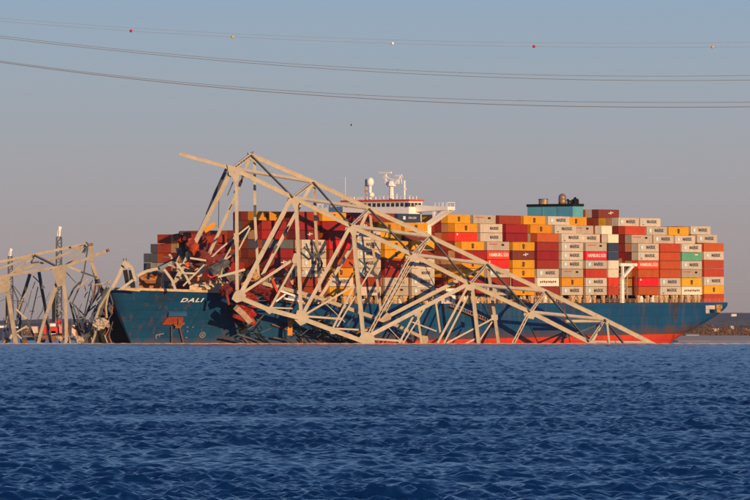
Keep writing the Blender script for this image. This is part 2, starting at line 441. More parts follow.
# hull
def hull_material(name, col, band=False):
    m = bpy.data.materials.new(name); m.use_nodes = True
    t = m.node_tree; b = t.nodes['Principled BSDF']; L = t.links.new
    b.inputs['Roughness'].default_value = .55; b.inputs['Specular IOR Level'].default_value = .25
    co = t.nodes.new('ShaderNodeTexCoord')
    def noise(scale, st, det=6):
        mp = t.nodes.new('ShaderNodeMapping'); mp.inputs['Scale'].default_value = st
        n = t.nodes.new('ShaderNodeTexNoise'); n.inputs['Scale'].default_value = scale; n.inputs['Detail'].default_value = det
        n.inputs['Roughness'].default_value = .65
        L(co.outputs['Object'], mp.inputs[0]); L(mp.outputs[0], n.inputs['Vector']); return n.outputs[0]
    def rng(s, a, b_, c, d):
        q = t.nodes.new('ShaderNodeMapRange'); q.inputs['From Min'].default_value = a; q.inputs['From Max'].default_value = b_
        q.inputs['To Min'].default_value = c; q.inputs['To Max'].default_value = d; L(s, q.inputs[0]); return q.outputs[0]
    def mix(f, a, c):
        q = t.nodes.new('ShaderNodeMix'); q.data_type = 'RGBA'; L(f, q.inputs[0])
        if isinstance(a, tuple): q.inputs[6].default_value = (*a, 1)
        else: L(a, q.inputs[6])
        q.inputs[7].default_value = (*c, 1); return q.outputs[2]
    base = mix(rng(noise(.08, (1, 1, 1)), .35, .7, 0, .5), col, tuple(x * .55 for x in col))
    # vertical runs of rust and pale fender scuffs
    c1 = mix(rng(noise(.55, (1, 1, .07)), .54, .70, 0, .7), base, (.13, .06, .03))
    c2 = mix(rng(noise(.5, (.25, .25, 1.6)), .64, .80, 0, .35), c1, (.16, .17, .16))
    c3 = mix(rng(noise(.11, (1, 1, .6)), .58, .66, 0, .75), c2, tuple(x * .6 for x in (.08, .055, .05)))
    se = t.nodes.new('ShaderNodeSeparateXYZ'); cb = t.nodes.new('ShaderNodeCombineXYZ'); bk = t.nodes.new('ShaderNodeTexBrick')
    L(co.outputs['Object'], se.inputs[0]); L(se.outputs['X'], cb.inputs['X']); L(se.outputs['Z'], cb.inputs['Y']); L(cb.outputs[0], bk.inputs['Vector'])
    bk.inputs['Scale'].default_value = 1.0; bk.inputs['Brick Width'].default_value = 11.0; bk.inputs['Row Height'].default_value = 2.6
    bk.inputs['Mortar Size'].default_value = .09; bk.inputs['Color1'].default_value = (1, 1, 1, 1); bk.inputs['Color2'].default_value = (.84, .84, .84, 1); bk.inputs['Mortar'].default_value = (.6, .6, .6, 1)
    mm = t.nodes.new('ShaderNodeMix'); mm.data_type = 'RGBA'; mm.blend_type = 'MULTIPLY'; mm.inputs[0].default_value = .8
    L(c3, mm.inputs[6]); L(bk.outputs['Color'], mm.inputs[7]); c3 = mm.outputs[2]
    L(c3, b.inputs['Base Color'])
    if band:    # grime and rust left along the old waterline, higher towards the stern
        s2 = t.nodes.new('ShaderNodeSeparateXYZ'); L(co.outputs['Object'], s2.inputs[0])
        q1 = t.nodes.new('ShaderNodeMath'); q1.operation = 'MULTIPLY_ADD'; q1.inputs[1].default_value = .010; L(s2.outputs['X'], q1.inputs[0]); L(s2.outputs['Z'], q1.inputs[2])
        q2 = t.nodes.new('ShaderNodeMath'); q2.operation = 'MULTIPLY_ADD'; q2.inputs[1].default_value = -7.0; L(noise(.35, (1, 1, .35)), q2.inputs[0]); L(q1.outputs[0], q2.inputs[2])
        f = rng(q2.outputs[0], -2.6, .6, .85, 0)
        mq = t.nodes.new('ShaderNodeMix'); mq.data_type = 'RGBA'; L(f, mq.inputs[0]); L(c3, mq.inputs[6]); mq.inputs[7].default_value = (.11, .055, .03, 1)
        L(mq.outputs[2], b.inputs['Base Color'])
    # plate seams
    br = t.nodes.new('ShaderNodeTexWave'); br.wave_type = 'BANDS'; br.bands_direction = 'Z'; br.inputs['Scale'].default_value = .12
    L(co.outputs['Object'], br.inputs['Vector'])
    bp = t.nodes.new('ShaderNodeBump'); bp.inputs['Strength'].default_value = .25; bp.inputs['Distance'].default_value = .2
    L(noise(.35, (1, 1, .5)), bp.inputs['Height']); L(bp.outputs[0], b.inputs['Normal'])
    return m
M_blue = hull_material('hull_blue_paint', (.006, .078, .195), band=True)
M_boot = hull_material('hull_red_bottom_paint', (.66, .050, .018))

ST = [(0, .7, .25), (1.5, 3.6, .6), (4, 6.6, 1.3), (8, 10.0, 2.8), (13, 13.6, 5.0), (20, 17.4, 8.6), (28, 20.6, 12.8), (36, 22.7, 16.6),
      (46, 23.8, 20.4), (58, 24.1, 22.8), (72, 24.1, 23.9), (90, 24.1, 24.1), (120, 24.1, 24.1), (150, 24.1, 24.1), (180, 24.1, 24.1),
      (210, 24.1, 24.0), (230, 24.1, 23.7), (245, 24.1, 23.4), (256, 24.1, 23.3), (264, 24.1, 23.4), (272, 24.1, 23.5), (280, 24.0, 23.6),
      (287, 24.0, 23.6), (293, 23.9, 23.6), (296.5, 23.8, 23.6), (297.5, 23.6, 23.4)]
def deck_z(t):
    if t < 40: return 14.9 + 1.3 * ((40 - t) / 40) ** 1.3
    if t < 52: return 14.9 - 3.0 * (t - 40) / 12
    return 11.9
def bot_z(t):
    if t < 258: return -3
    return -3 + (t - 258) * .285 + .9 * max(0, (t - 286) / 12) ** 2
def red_z(t): return .5 + 1.35 * max(0, min(1, (t - 60) / 200))
def half_b(t, bd, bw, z, zd):
    f = max(0, min(1, z / zd))
    return bw + (bd - bw) * f ** (1.5 if t < 80 else .55)
levels = 9
def station(t, bd, bw):
    zd = deck_z(t); zb = bot_z(t); zr = max(zb + .02, red_z(t))
    zs = [zb, (zb + zr) / 2, zr] + [zr + (zd - zr) * q for q in (.12, .28, .46, .66, .84, 1.0)]
    outp = []
    for z in zs:
        b = half_b(t, bd, bw, z, zd)
        if t >= 258:   # round bilge under the counter
            b -= 2.6 * max(0, 1 - (z - zb) / 2.2) ** 2 * min(1, (t - 258) / 12)
        rake = 9.5 * max(0.0, 1 - max(0, z) / zd) ** 1.25 * max(0, 1 - t / 45.0)
        outp.append((t + rake, max(b, .05), z))
    return outp
mb = MB()
stn = [station(*s_) for s_ in ST]
idx = {}
for side in (1, -1):
    for i, s_ in enumerate(stn):
        for j, (t, b, z) in enumerate(s_):
            idx[(side, i, j)] = len(mb.v); mb.v.append(tuple(S(t, side * b, z)))
def face(*ids, m=0): mb.f.append(ids); mb.m.append(m)
for side in (1, -1):
    for i in range(len(stn) - 1):
        for j in range(levels - 1):
            q = [idx[(side, i, j)], idx[(side, i, j + 1)], idx[(side, i + 1, j + 1)], idx[(side, i + 1, j)]]
            if side == 1: q.reverse()
            face(*q, m=1 if j < 2 else 0)
for i in range(len(stn) - 1):
    face(idx[(1, i, 8)], idx[(1, i + 1, 8)], idx[(-1, i + 1, 8)], idx[(-1, i, 8)], m=2)
    face(idx[(1, i, 0)], idx[(-1, i, 0)], idx[(-1, i + 1, 0)], idx[(1, i + 1, 0)], m=1)
for j in range(levels - 1):
    face(idx[(1, 0, j)], idx[(1, 0, j + 1)], idx[(-1, 0, j + 1)], idx[(-1, 0, j)], m=1 if j < 2 else 0)
    L_ = len(stn) - 1
    face(idx[(1, L_, j)], idx[(-1, L_, j)], idx[(-1, L_, j + 1)], idx[(1, L_, j + 1)], m=0)
hull = sp(mb, 'hull', [M_blue, M_boot, mat('deck_paint', (.22, .10, .06), .8, .3, .2)])
bpy.context.view_layer.update()
me = hull.data
me.polygons.foreach_set('use_smooth', [True] * len(me.polygons))
import bmesh
b_ = bmesh.new(); b_.from_mesh(me); bmesh.ops.recalc_face_normals(b_, faces=b_.faces)
for e_ in b_.edges:
    if len(e_.link_faces) == 2 and e_.calc_face_angle(0) > R(35): e_.smooth = False
b_.to_mesh(me); b_.free()

def hull_pt(t, z, side=1, out=.0):
    """point on the hull's side at distance t from the stem and height z"""
    for a, b in zip(ST, ST[1:]):
        if a[0] <= t <= b[0]:
            f = (t - a[0]) / (b[0] - a[0]); bd = a[1] + (b[1]-a[1])*f; bw = a[2] + (b[2]-a[2])*f; break
    zd = deck_z(t); rake = 9.5 * max(0.0, 1 - max(0, z) / zd) ** 1.25 * max(0, 1 - t / 45.0)
    return S(t + rake, side * (half_b(t, bd, bw, z, zd) + out), z)
def hull_uv(px, py, side=1):
    """t, z of the hull point seen at a photograph point"""
    best = None
    for i in range(0, 241):
        t = i * .25 if side == 1 else i * .1
        for j in range(1, 60):
            z = j * .25
            if z > deck_z(t): break
            w = SHIP @ hull_pt(t, z, side); x, y = 375 + FPX*w.x/w.y, YH - FPX*(w.z-CAM_H)/w.y
            d = (x-px)**2 + (y-py)**2
            if best is None or d < best[0]: best = (d, t, z)
    return best[1], best[2]

# forecastle bulwark rim and railing along the main deck
mb = MB()
for i in range(0, 44):
    t0, t1 = i, i + 1
    for sd_ in (1, -1):
        a0, a1 = hull_pt(t0, deck_z(t0), sd_), hull_pt(t1, deck_z(t1), sd_)
        mb.beam(a0 + Vector((0, 0, .35)), a1 + Vector((0, 0, .35)), .7, .25, Vector((0, 1, 0)))
sp(mb, 'bulwark', M_tan)
mb = MB()
for i in range(52, 296, 3):
    a = S(i, 23.9, 11.9)
    mb.box(a.x - .06, a.x + .06, a.y - .06, a.y + .06, 11.9, 13.0)
for z in (12.45, 13.0):
    mb.beam(S(52, 23.9, z), S(296, 23.9, z), .07, .07)
sp(mb, 'deck_railing', M_tan)

# stern mooring openings
def stern_panel(px0, px1, y0, y1, m, nm='mooring_opening', dp=.05):
    t0, t1 = t_of(px0), t_of(px1); sc = 3.06
    w = SHIP @ S((t0+t1)/2, 24, 0)
    sc = FPX / w.y; dz = w.z
    z1 = CAM_H + (YH - y0) / sc - dz; z0 = CAM_H + (YH - y1) / sc - dz
    k = MB(); k.box(TM - t1, TM - t0, 24.0, 24.1 + dp, z0, z1); return sp(k, nm, m)
M_pale = mat('chalky_primer', (.55, .52, .48), .8, .3, .8, (.06, .05, .05), .8)
M_yel = mat('stern_yellow_patch', (.45, .26, .06), .8, .4, .8, (.04, .05, .03), .9)
stern_panel(705.5, 714.5, 305.4, 309.3, M_pale); stern_panel(705.5, 709, 309.5, 313.4, M_pale)
stern_panel(711, 713.5, 309.6, 313, M_dark); stern_panel(716, 721.8, 304.6, 308.8, M_yel)
stern_panel(716.5, 720.5, 309.2, 312.6, M_yel); stern_panel(709.3, 710.6, 309.8, 312, M_dark, dp=.08)

# ------------------------------------------------------------------ lettering meshes
def text_mesh(body, size, m, sx=1.0, shear=0.0, spacing=1.0, offset=0.0, line=1.0, extrude=.02):
    cu = bpy.data.curves.new('lettering', 'FONT'); cu.body = body; cu.size = size; cu.align_x = 'CENTER'; cu.align_y = 'CENTER'
    cu.shear = shear; cu.space_character = spacing; cu.offset = offset; cu.space_line = line; cu.extrude = extrude
    cu.resolution_u = 2
    o = bpy.data.objects.new('tmp', cu); COL.objects.link(o); bpy.context.view_layer.update()
    me = bpy.data.meshes.new_from_object(o)
    bpy.data.objects.remove(o)
    me.materials.clear(); me.materials.append(m)
    for v in me.vertices:
        x, y, z = v.co; v.co = (-x * sx, z, y)
    # a mirrored x keeps faces outward because y and z were swapped
    me.update(); return me
M_ink = mat('navy_lettering', (.06, .075, .11), .6, .05, 1)
M_wink = mat('white_lettering', (.80, .78, .74), .6, .05, 1)
M_kink = mat('black_lettering', (.02, .018, .015), .6, .05, 1)
M_lblue = mat('pale_blue_emblem', (.38, .55, .60), .6, .05, 1)
M_rink = mat('red_lettering', (.55, .04, .03), .6, .05, 1)
HC, TP, LC, WC = 2.62, 2.75, 12.19, 2.44
def merge(meshes_offs, mats_):
    bmx = bmesh.new()
    for me, off, mi in meshes_offs:
        n0 = len(bmx.faces); nv = len(bmx.verts); bmx.from_mesh(me)
        bmx.verts.ensure_lookup_table(); bmx.faces.ensure_lookup_table()
        for v in bmx.verts[nv:]: v.co += Vector(off)
        for f in bmx.faces[n0:]: f.material_index = mi
    me = bpy.data.meshes.new('lettering'); bmx.to_mesh(me); bmx.free()
    for m in mats_: me.materials.append(m)
    return me
def quadmesh(x0, x1, z0, z1, y=.02):
    k = MB(); k.box(x0, x1, -.01, y, z0, z1); return k.mesh('patch', M_white)
def star_mesh(r):
    k = MB(); P = []
    for i in range(14):
        a = math.pi * i / 7 + math.pi / 2; q = r if i % 2 == 0 else r * .45
        P.append((q * math.cos(a), .035, q * math.sin(a)))
    k.v = P; k.f = [tuple(range(13, -1, -1))]; k.m = [0]
    return k.mesh('star', M_white)
yf = WC / 2 + .012
let_W = merge([(text_mesh('MAERSK', 1.5, M_ink, 1.0, offset=.03, spacing=1.0), (-1.3, yf, 1.38), 0),
               (quadmesh(-.8, .8, -.8, .8), (3.9, yf, 1.38), 1), (star_mesh(.72), (3.9, yf, 1.38), 2)], [M_ink, M_lblue, M_wink])
let_W2 = merge([(text_mesh('MAERSK', 1.25, M_ink, 1.05, offset=.03), (-1.6, yf, 1.25), 0)], [M_ink])
let_W3 = merge([(text_mesh('MAERSK', 1.4, M_ink, 1.15, offset=.03), (-.9, yf, 1.45), 0),
               (quadmesh(-.55, .55, -.55, .55), (4.3, yf, 1.6), 1), (quadmesh(-.5, .5, -.12, .12), (4.3, yf, .55), 0)], [M_ink, M_lblue])
let_Y = merge([(text_mesh('m', 1.5, M_kink, 1.25, offset=.05), (0, yf, 1.72), 0), (text_mesh('sc', 1.3, M_kink, 1.1, offset=.05), (0, yf, .98), 0)], [M_kink])
let_H = merge([(text_mesh('HAMBURG SÜD', 1.5, M_wink, 1.02, offset=.02), (-.3, yf, 1.35), 0)], [M_wink])
let_B = merge([(quadmesh(-.32, .32, -.3, .3), (4.7, yf, 2.05), 0)], [M_wink])
let_T = merge([(quadmesh(-2.2, 2.2, -.12, .12), (2.6, yf, 1.9), 0), (quadmesh(-.7, .7, -.3, .3), (-2.6, yf, 1.7), 1)], [M_rink, M_kink])
k_ = [(quadmesh(-.3, .3, -.3, .3), (4.2 - 1.05 * i, yf, 1.3 + (.1 if i % 3 else 0)), 0 if i != 4 else 1) for i in range(9)]
let_C = merge(k_, [M_kink, M_rink])
let_M = merge([(quadmesh(-1.2, .6, -.1, .1), (-.4, yf, 1.45), 0), (quadmesh(-.15, .35, -.4, .5), (-1.4, yf, 1.5), 0), (quadmesh(-.5, .1, -.12, .2), (-2.1, yf, 1.6), 0)], [M_wink])
let_N = merge([(quadmesh(-.6, .6, -.5, .5), (2.6, yf, 1.35), 0), (text_mesh('CMA CGM', .9, M_wink, 1.0), (-1.6, yf, 1.35), 0)], [M_wink])
let_G = merge([(quadmesh(-.9, .9, -.15, .15), (-2.8, yf, 1.9), 0)], [M_wink])

CC = {'Y': ((.66, .30, .012), 'yellow container', let_Y), 'W': ((.52, .455, .365), 'pale grey star marked container', let_W),
      'R': ((.27, .026, .012), 'dark red container', None), 'O': ((.44, .062, .016), 'orange red container', None), 'B': ((.64, .024, .013), 'bright red corner marked container', let_B),
      'H': ((.68, .04, .02), 'bright red white lettered container', let_H), 'C': ((.74, .66, .54), 'cream container', let_C),
      'T': ((.42, .36, .28), 'buff container', let_T), 'M': ((.17, .025, .022), 'maroon container', let_M),
      'N': ((.03, .05, .10), 'navy container', let_N), 'G': ((.12, .42, .24), 'green container', let_G),
      'K': ((.10, .11, .12), 'dark grey container', None), 'D': ((.52, .26, .12), 'rusty tan container', None)}
for k, v in CC.items():
    mat('container_' + k, v[0], .62, .12, .5, RUST, .30, objrand=.16, stretch=(1, 1, .5))

def container_mesh(L, m):
    k = MB(); w = WC / 2; h = HC; r = .16
    # corner posts and rails
    for x in (-L/2, L/2 - r):
        for y in (-w, w - r): k.box(x, x + r, y, y + r, 0, h)
    for y in (-w, w - r):
        for z in (0, h - r): k.box(-L/2 + r, L/2 - r, y, y + r, z, z + r)
    for x in (-L/2, L/2 - r):
        for z in (0, h - r): k.box(x, x + r, -w + r, w - r, z, z + r)
    # corrugated sides
    n = int(L / .9); a = .05
    for sgn in (1, -1):
        for i in range(n):
            xs = [-L/2 + r + (L - 2*r) * (i + q) / n for q in (0, .3, .5, .8, 1)]
            ys = [sgn * (w - .03), sgn * (w - .03), sgn * (w - .03 - a), sgn * (w - .03 - a), sgn * (w - .03)]
            for q in range(4):
                P = [(xs[q], ys[q], r), (xs[q+1], ys[q+1], r), (xs[q+1], ys[q+1], h - r), (xs[q], ys[q], h - r)]
                if sgn == 1: P.reverse()
                k.quad(*P)
    # ends: plain bulkhead forward, doors with lock rods aft
    k.box(-L/2 + .05, -L/2 + .09, -w + r, w - r, r, h - r); k.box(L/2 - .09, L/2 - .05, -w + r, w - r, r, h - r)
    for y in (-.75, -.25, .25, .75): k.box(L/2 - .05, L/2 - .01, y - .03, y + .03, r, h - r)
    k.box(-L/2 + r, L/2 - r, -w + r, w - r, h - .09, h - .05)
    k.box(-L/2 + r, L/2 - r, -w + r, w - r, .04, .08)
    return k.mesh('container', m)
def crushed_mesh(L, m, seed, amt):
    rr = random.Random(seed); k = MB(); nx, ny, nz = 7, 3, 3; G = {}
    for i in range(nx + 1):
        for j in range(ny + 1):
            for l in range(nz + 1):
                if 0 < i < nx and 0 < j < ny and 0 < l < nz: continue
                G[i, j, l] = len(k.v)
                x = -L/2 + L * i / nx; y = -WC/2 + WC * j / ny; z = HC * l / nz
                k.v.append((x + rr.uniform(-amt, amt), y + rr.uniform(-amt, amt) + .5 * amt * math.sin(x), (z + rr.uniform(-amt, amt) - .25 * math.sin(x * 1.3 + seed)) * (.85 if l == nz else 1)))
    def q(*c): k.f.append(tuple(G[a] for a in c)); k.m.append(0)
    for i in range(nx):
        for l in range(nz):
            q((i,0,l),(i+1,0,l),(i+1,0,l+1),(i,0,l+1)); q((i,ny,l),(i,ny,l+1),(i+1,ny,l+1),(i+1,ny,l))
        for j in range(ny):
            q((i,j,0),(i,j+1,0),(i+1,j+1,0),(i+1,j,0)); q((i,j,nz),(i+1,j,nz),(i+1,j+1,nz),(i,j+1,nz))
    for j in range(ny):
        for l in range(nz):
            q((0,j,l),(0,j,l+1),(0,j+1,l+1),(0,j+1,l)); q((nx,j,l),(nx,j+1,l),(nx,j+1,l+1),(nx,j,l+1))
    return k.mesh('crushed_container', m)
CRM = {}
def crmesh(code, L, v, amt=.42):
    if (code, L, v, amt) not in CRM: CRM[(code, L, v, amt)] = crushed_mesh(L, MATS['container_' + code], v * 7 + 1, amt)
    return CRM[(code, L, v, amt)]
CM = {}
def cmesh(code, L):
    if (code, L) not in CM: CM[(code, L)] = container_mesh(L, MATS['container_' + code])
    return CM[(code, L)]
ORD = ['lowest', 'second', 'third', 'fourth', 'fifth', 'sixth', 'seventh', 'eighth', 'ninth', 'tenth', 'eleventh', 'twelfth', 'thirteenth', 'fourteenth', 'fifteenth', 'sixteenth']
NCON = 0
def tier_hash(a, b, c): return (math.sin(a * 12.98 + b * 78.2 + c * 37.7) * 43758.5) % 1
def put_container(code, t0, p, z, where, L=LC, tilt=None, letter=True):
    """t0 = forward end"""
    global NCON
    o = bpy.data.objects.new('shipping_container', cmesh(code, L) if not tilt else crmesh(code, L, int(z) % 3, .13)); COL.objects.link(o)
    Mx = Matrix.Translation(S(t0 + L/2, p, z))
    if tilt: Mx = Mx @ tilt
    jit = Matrix.Translation((rnd.uniform(-.04, .04), rnd.uniform(-.03, .03), 0))
    o.matrix_world = SHIP @ Mx @ jit
    tag(o, CC[code][1].replace('container', 'container') + ', ' + where, 'container', 'shipping containers stacked on the ship')
    if CC[code][2] is not None and letter and L > 10:
        lm_ = CC[code][2]
        if code == 'W' and tier_hash(t0, p, z) < .45: lm_ = let_W2 if tier_hash(p, z, t0) < .4 else let_W3
        c = bpy.data.objects.new('lettering', lm_); COL.objects.link(c); c.parent = o
    NCON += 1
    return o
STUFF = {}
def stuff_box(code, t0, p, z, L=LC):
    k = STUFF.setdefault('all', MB()); mi = 'YWROBCTMNKD'.index(code) if code in 'YWROBCTMNKD' else 2
    x = TM - t0 - L
    k.box(x, x + L, p - WC/2, p + WC/2, z, z + HC, m=mi)

ZC = 14.4
# bay: name, aft px or t, row 1 top->bottom, list of (codes added above the previous row top, for rows 2, 3, 4...)
BAYS = [
 ('A', 724.0, 'OWOOWYO', ['W', 'W', ''], 'hindmost stack at the stern', 24.1),
 ('B', 702.0, 'WGWTYC', ['W', 'Y', ''], 'second stack from the stern', 24.1),
 ('C', 680.6, 'OOOOWW', ['W', 'W', 'W'], 'third stack from the stern', 24.1),
 ('D', 659.0, 'WWHOBO', ['T', 'O', 'W', '', '', 'M'], 'stack behind the funnel gap', 24.1),
 ('F', 607.0, 'THWOWW', ['W', 'T', 'Y', ''], 'stack ahead of the funnel gap', 24.1),
 ('G', 583.2, 'WWWWTYW', ['W', 'W', ''], 'second stack ahead of the funnel', 24.1),
 ('H', 559.0, 'ORRRWCR', ['Y', 'Y', ''], 'third stack ahead of the funnel', 24.1),
 ('I', 534.7, 'YMYYRY', ['RR', 'R', ''], 'fourth stack ahead of the funnel', 24.1),
 ('J', 509.5, 'THBWRW', ['WW', 'T', ''], 'second stack behind the wheelhouse', 24.1),
 ('K', 484.3, 'YRYYRR', ['YB', 'Y', ''], 'stack behind the wheelhouse', 24.1),
 ('M', 434.8, 'YRWWWW', ['YM', 'N', ''], 'stack ahead of the wheelhouse', 24.1),
 ('N', 408.4, 'YYBRWT', ['YY', 'R', ''], 'second stack ahead of the wheelhouse', 24.1),
 ('O', 381.0, 'WWWWWRW', ['RM', '', ''], 'third stack ahead of the wheelhouse', 24.1),
 ('P', 353.5, 'RBROYWY', ['YR', '', ''], 'fourth stack ahead of the wheelhouse', 24.1),
 ('Q', 326.5, 'WWWWRR', ['RRM', '', ''], 'fifth stack ahead of the wheelhouse', 24.1),
 ('R', 299.5, 'KRMRTR', ['RR', 'Y', ''], 'sixth stack ahead of the wheelhouse', 22.0),
]
bay_t = {}
for nm, pxr, row1, extra, where, half in BAYS:
    ta = t_of(pxr); tf = ta - LC; bay_t[nm] = (tf, ta)
    zb = ZC if nm != 'A' else 12.0
    n = len(row1); nrow = int((2 * half) / 2.5)
    p0 = half - WC/2 - .15
    for i, c in enumerate(row1):
        tier = n - 1 - i
        L_, t_ = LC, tf
        put_container(c, t_, p0, zb + tier * TP, 'outermost, %s tier, %s' % (ORD[tier], where))
    if nm == 'F':   # short 20 foot column beside the funnel gap
        for i, c in enumerate('CNNCCBO'):
            put_container(c, ta + .9, p0, zb + (6 - i) * TP, '20 foot size, %s tier, at the funnel gap' % ORD[6 - i], L=6.06)
        put_container('C', ta + .9, p0 - 2.5, zb + 7 * TP, '20 foot size, topmost at the funnel gap', L=6.06)
        for r_ in range(1, nrow):
            for q in range(7): stuff_box(rnd.choice('RMWDO'), ta + .9, p0 - 2.5 * r_, zb + q * TP, L=6.06)
    h = n
    for r_ in range(1, nrow):
        p = p0 - 2.5 * r_
        if nm in 'PQR':
            xl = px_of(tf, p - 1.2, 25)[0]
            cap = 5 if xl < 163 else 6 if xl < 176 else 7 if xl < 228 else 8
            if xl < 228:
                for q in range(cap): (stuff_box(rnd.choice('RORMBRDRORK'), tf, p, zb + q * TP))
                continue
        ex = extra[r_ - 1] if r_ - 1 < len(extra) else ''
        for q in range(h):
            if nm in 'KD' and r_ <= 4:
                c = rnd.choice('DRMOYWDR')
                put_container(c, tf, p, zb + q * TP, '%s row, %s tier, %s' % (ORD[r_], ORD[q], where), letter=False)
            else: stuff_box(rnd.choice('RRMRORDMK' if nm in 'PQR' else 'RRMOWYDTK'), tf, p, zb + q * TP)
        for e_, c in enumerate(reversed(ex)):
            put_container(c, tf, p, zb + (h + e_) * TP, '%s row, %s tier, %s' % (ORD[r_], ORD[h + e_], where))
        h += len(ex)
        h = max(n, h - (1 if r_ > 12 and rnd.random() < .5 else 0))
    if nm == 'R': R_info = (tf, p0, h)
# top tier of the second last bow stack, seen above the foremost one
# foremost stack: front ends face the photograph; port rows have been knocked over
tfS = 33.0
heights = [3, 4, 5, 6, 6, 6, 6, 6, 6, 5, 4]     # port -> starboard
cols = 'RORMDROKORWTK'
for r_, hh in enumerate(heights):
    p = 12.6 - 2.5 * r_
    for q in range(hh):
        c = rnd.choice('RRMRMDRKO') if r_ < 8 else rnd.choice('WTTK')
        if r_ in (7, 8) and q >= 3: c = 'OOO'[0]
        if r_ in (9, 10) and q == hh - 1: c = 'K'
        tilt = None
        if r_ < 6 and q >= 3:
            tilt = Matrix.Rotation(R(rnd.uniform(-16, 16)), 4, 'X') @ Matrix.Rotation(R(rnd.uniform(-14, 14)), 4, 'Z') @ Matrix.Rotation(R(rnd.uniform(-14, 10)), 4, 'Y')
        put_container(c, tfS + (rnd.uniform(-2, 1.5) if tilt else 0), p, 16.0 + q * TP, '%s tier, %s column from left, foremost stack' % (ORD[q], ['', 'first', 'second', 'third', 'fourth', 'fifth', 'sixth', 'seventh', 'eighth', 'ninth', 'tenth', 'eleventh'][11 - r_]), tilt=tilt, letter=False)
st = STUFF['all'].build('stowed_containers', [MATS['container_' + c] for c in 'YWROBCTMNKD'])
st.matrix_world = SHIP
tag(st, 'inner rows of containers packed behind the visible outer rows', 'containers', kind='stuff')
# knocked loose boxes on the port side of the bow stacks
loose = [(231, 292, 'M', 40, -20, 25), (246, 299, 'R', 10, 35, 15), (262, 292, 'M', 60, 12, -20), (275, 300, 'R', 25, -30, 30),
         (252, 281, 'D', 75, 20, 12), (285, 288, 'M', 30, 48, -10), (243, 313, 'R', 15, 38, 20), (292, 276, 'K', 50, -18, 15),
         (207, 262, 'M', 20, 22, 40), (196, 250, 'O', 70, 35, -60), (219, 270, 'K', 35, -28, 30)]
for i, (px, py, c, a, b, g) in enumerate(loose):
    o = bpy.data.objects.new('shipping_container', crmesh(c, 5.0 if i % 2 else 6.06, i % 4, .34)); COL.objects.link(o)
    o.matrix_world = Matrix.Translation(W(px, py, 1652 if px < 230 else 1660 + (px - 250) * .36)) @ Matrix.Rotation(R(a), 4, 'Z') @ Matrix.Rotation(R(b), 4, 'Y') @ Matrix.Rotation(R(g), 4, 'X')
    tag(o, 'crushed %s, %s of the tumbled ones over the port bow, counted downward' % (CC[c][1].split(' with')[0], ''), 'container', 'shipping containers stacked on the ship')
ls = sorted([o for o in COL.objects if o.get('label', '').startswith('crushed')], key=lambda o: -o.location.z)
for i, o in enumerate(ls):
    base = o['label'].split(',')[0]
    o['label'] = '%s fallen over the port bow, %s from the top among these' % (base, ['first', 'second', 'third', 'fourth', 'fifth', 'sixth', 'seventh', 'eighth', 'ninth', 'tenth', 'eleventh'][i])
print('containers', NCON)

# lashing bridges and hatch coaming under the containers
mb = MB(); mb.box(TM - bay_t['B'][1], TM - 55, -20, 22.6, 11.9, 13.3); sp(mb, 'hatch_coaming', mat('coaming_brown', (.07, .03, .018), .85, .4, .3))
allb = [b[0] for b in BAYS if b[0] != 'A']
def post_mb():
    k = MB(); k.box(-.45, .45, -.5, .3, 0, 2.35); k.box(-.75, .75, -.55, .35, 1.7, 2.35); k.beam((.4, 0, .2), (1.4, 0, 1.9), .25, .3, (0, 1, 0)); return k
pm = post_mb().mesh('container_post', M_tan)
gear = MB(); gear.box(-.7, .5, -.6, .1, 0, 1.5); gear.tube([(.9, -.3, 0), (.9, -.3, 1.2)], .35, 8); gear = gear.mesh('deck_locker', M_rusty)
locker2 = MB(); locker2.box(-.8, .8, -.4, .3, .1, 1.3); locker2.box(-.6, .2, -.3, .2, 1.3, 1.75); locker2 = locker2.mesh('deck_locker', M_white)
for nm in allb:
    tf, ta = bay_t[nm]
    if ta < 60: continue
    for q in (.06, .5, .92) if rnd.random() < .5 else (.08, .34, .66, .9):
        o = bpy.data.objects.new('container_post', pm); COL.objects.link(o); o.parent = ship
        o.location = S(tf + LC * q + rnd.uniform(-.7, .7), 23.5, 11.93); o.scale = (rnd.choice([-1, 1]) * rnd.uniform(.6, 1.7), 1, 1)
    for q in (.2, .48, .77):
        o = bpy.data.objects.new('deck_locker', locker2 if rnd.random() < .4 else gear); COL.objects.link(o); o.parent = ship
        o.location = S(tf + LC * q + rnd.uniform(-1, 1), 22.9, 11.93); o.scale = (rnd.uniform(.5, 1.5), 1, rnd.uniform(.5, 1.5))
# lashing bridges in the gaps
for nm in allb:
    tf, ta = bay_t[nm]
    k = MB(); t = tf - .7
    for p in [23.6 - 5 * i for i in range(9)]:
        if abs(p) > 24: continue
        k.box(TM - t - .12, TM - t + .12, p - .12, p + .12, 12, 12 + 8.5)
    for z in (14.4, 17.2, 20.0): k.box(TM - t - .35, TM - t + .35, -22, 23.7, z - .1, z)
    sp(k, 'lashing_bridge', M_rusty if rnd.random() < .7 else M_tan)

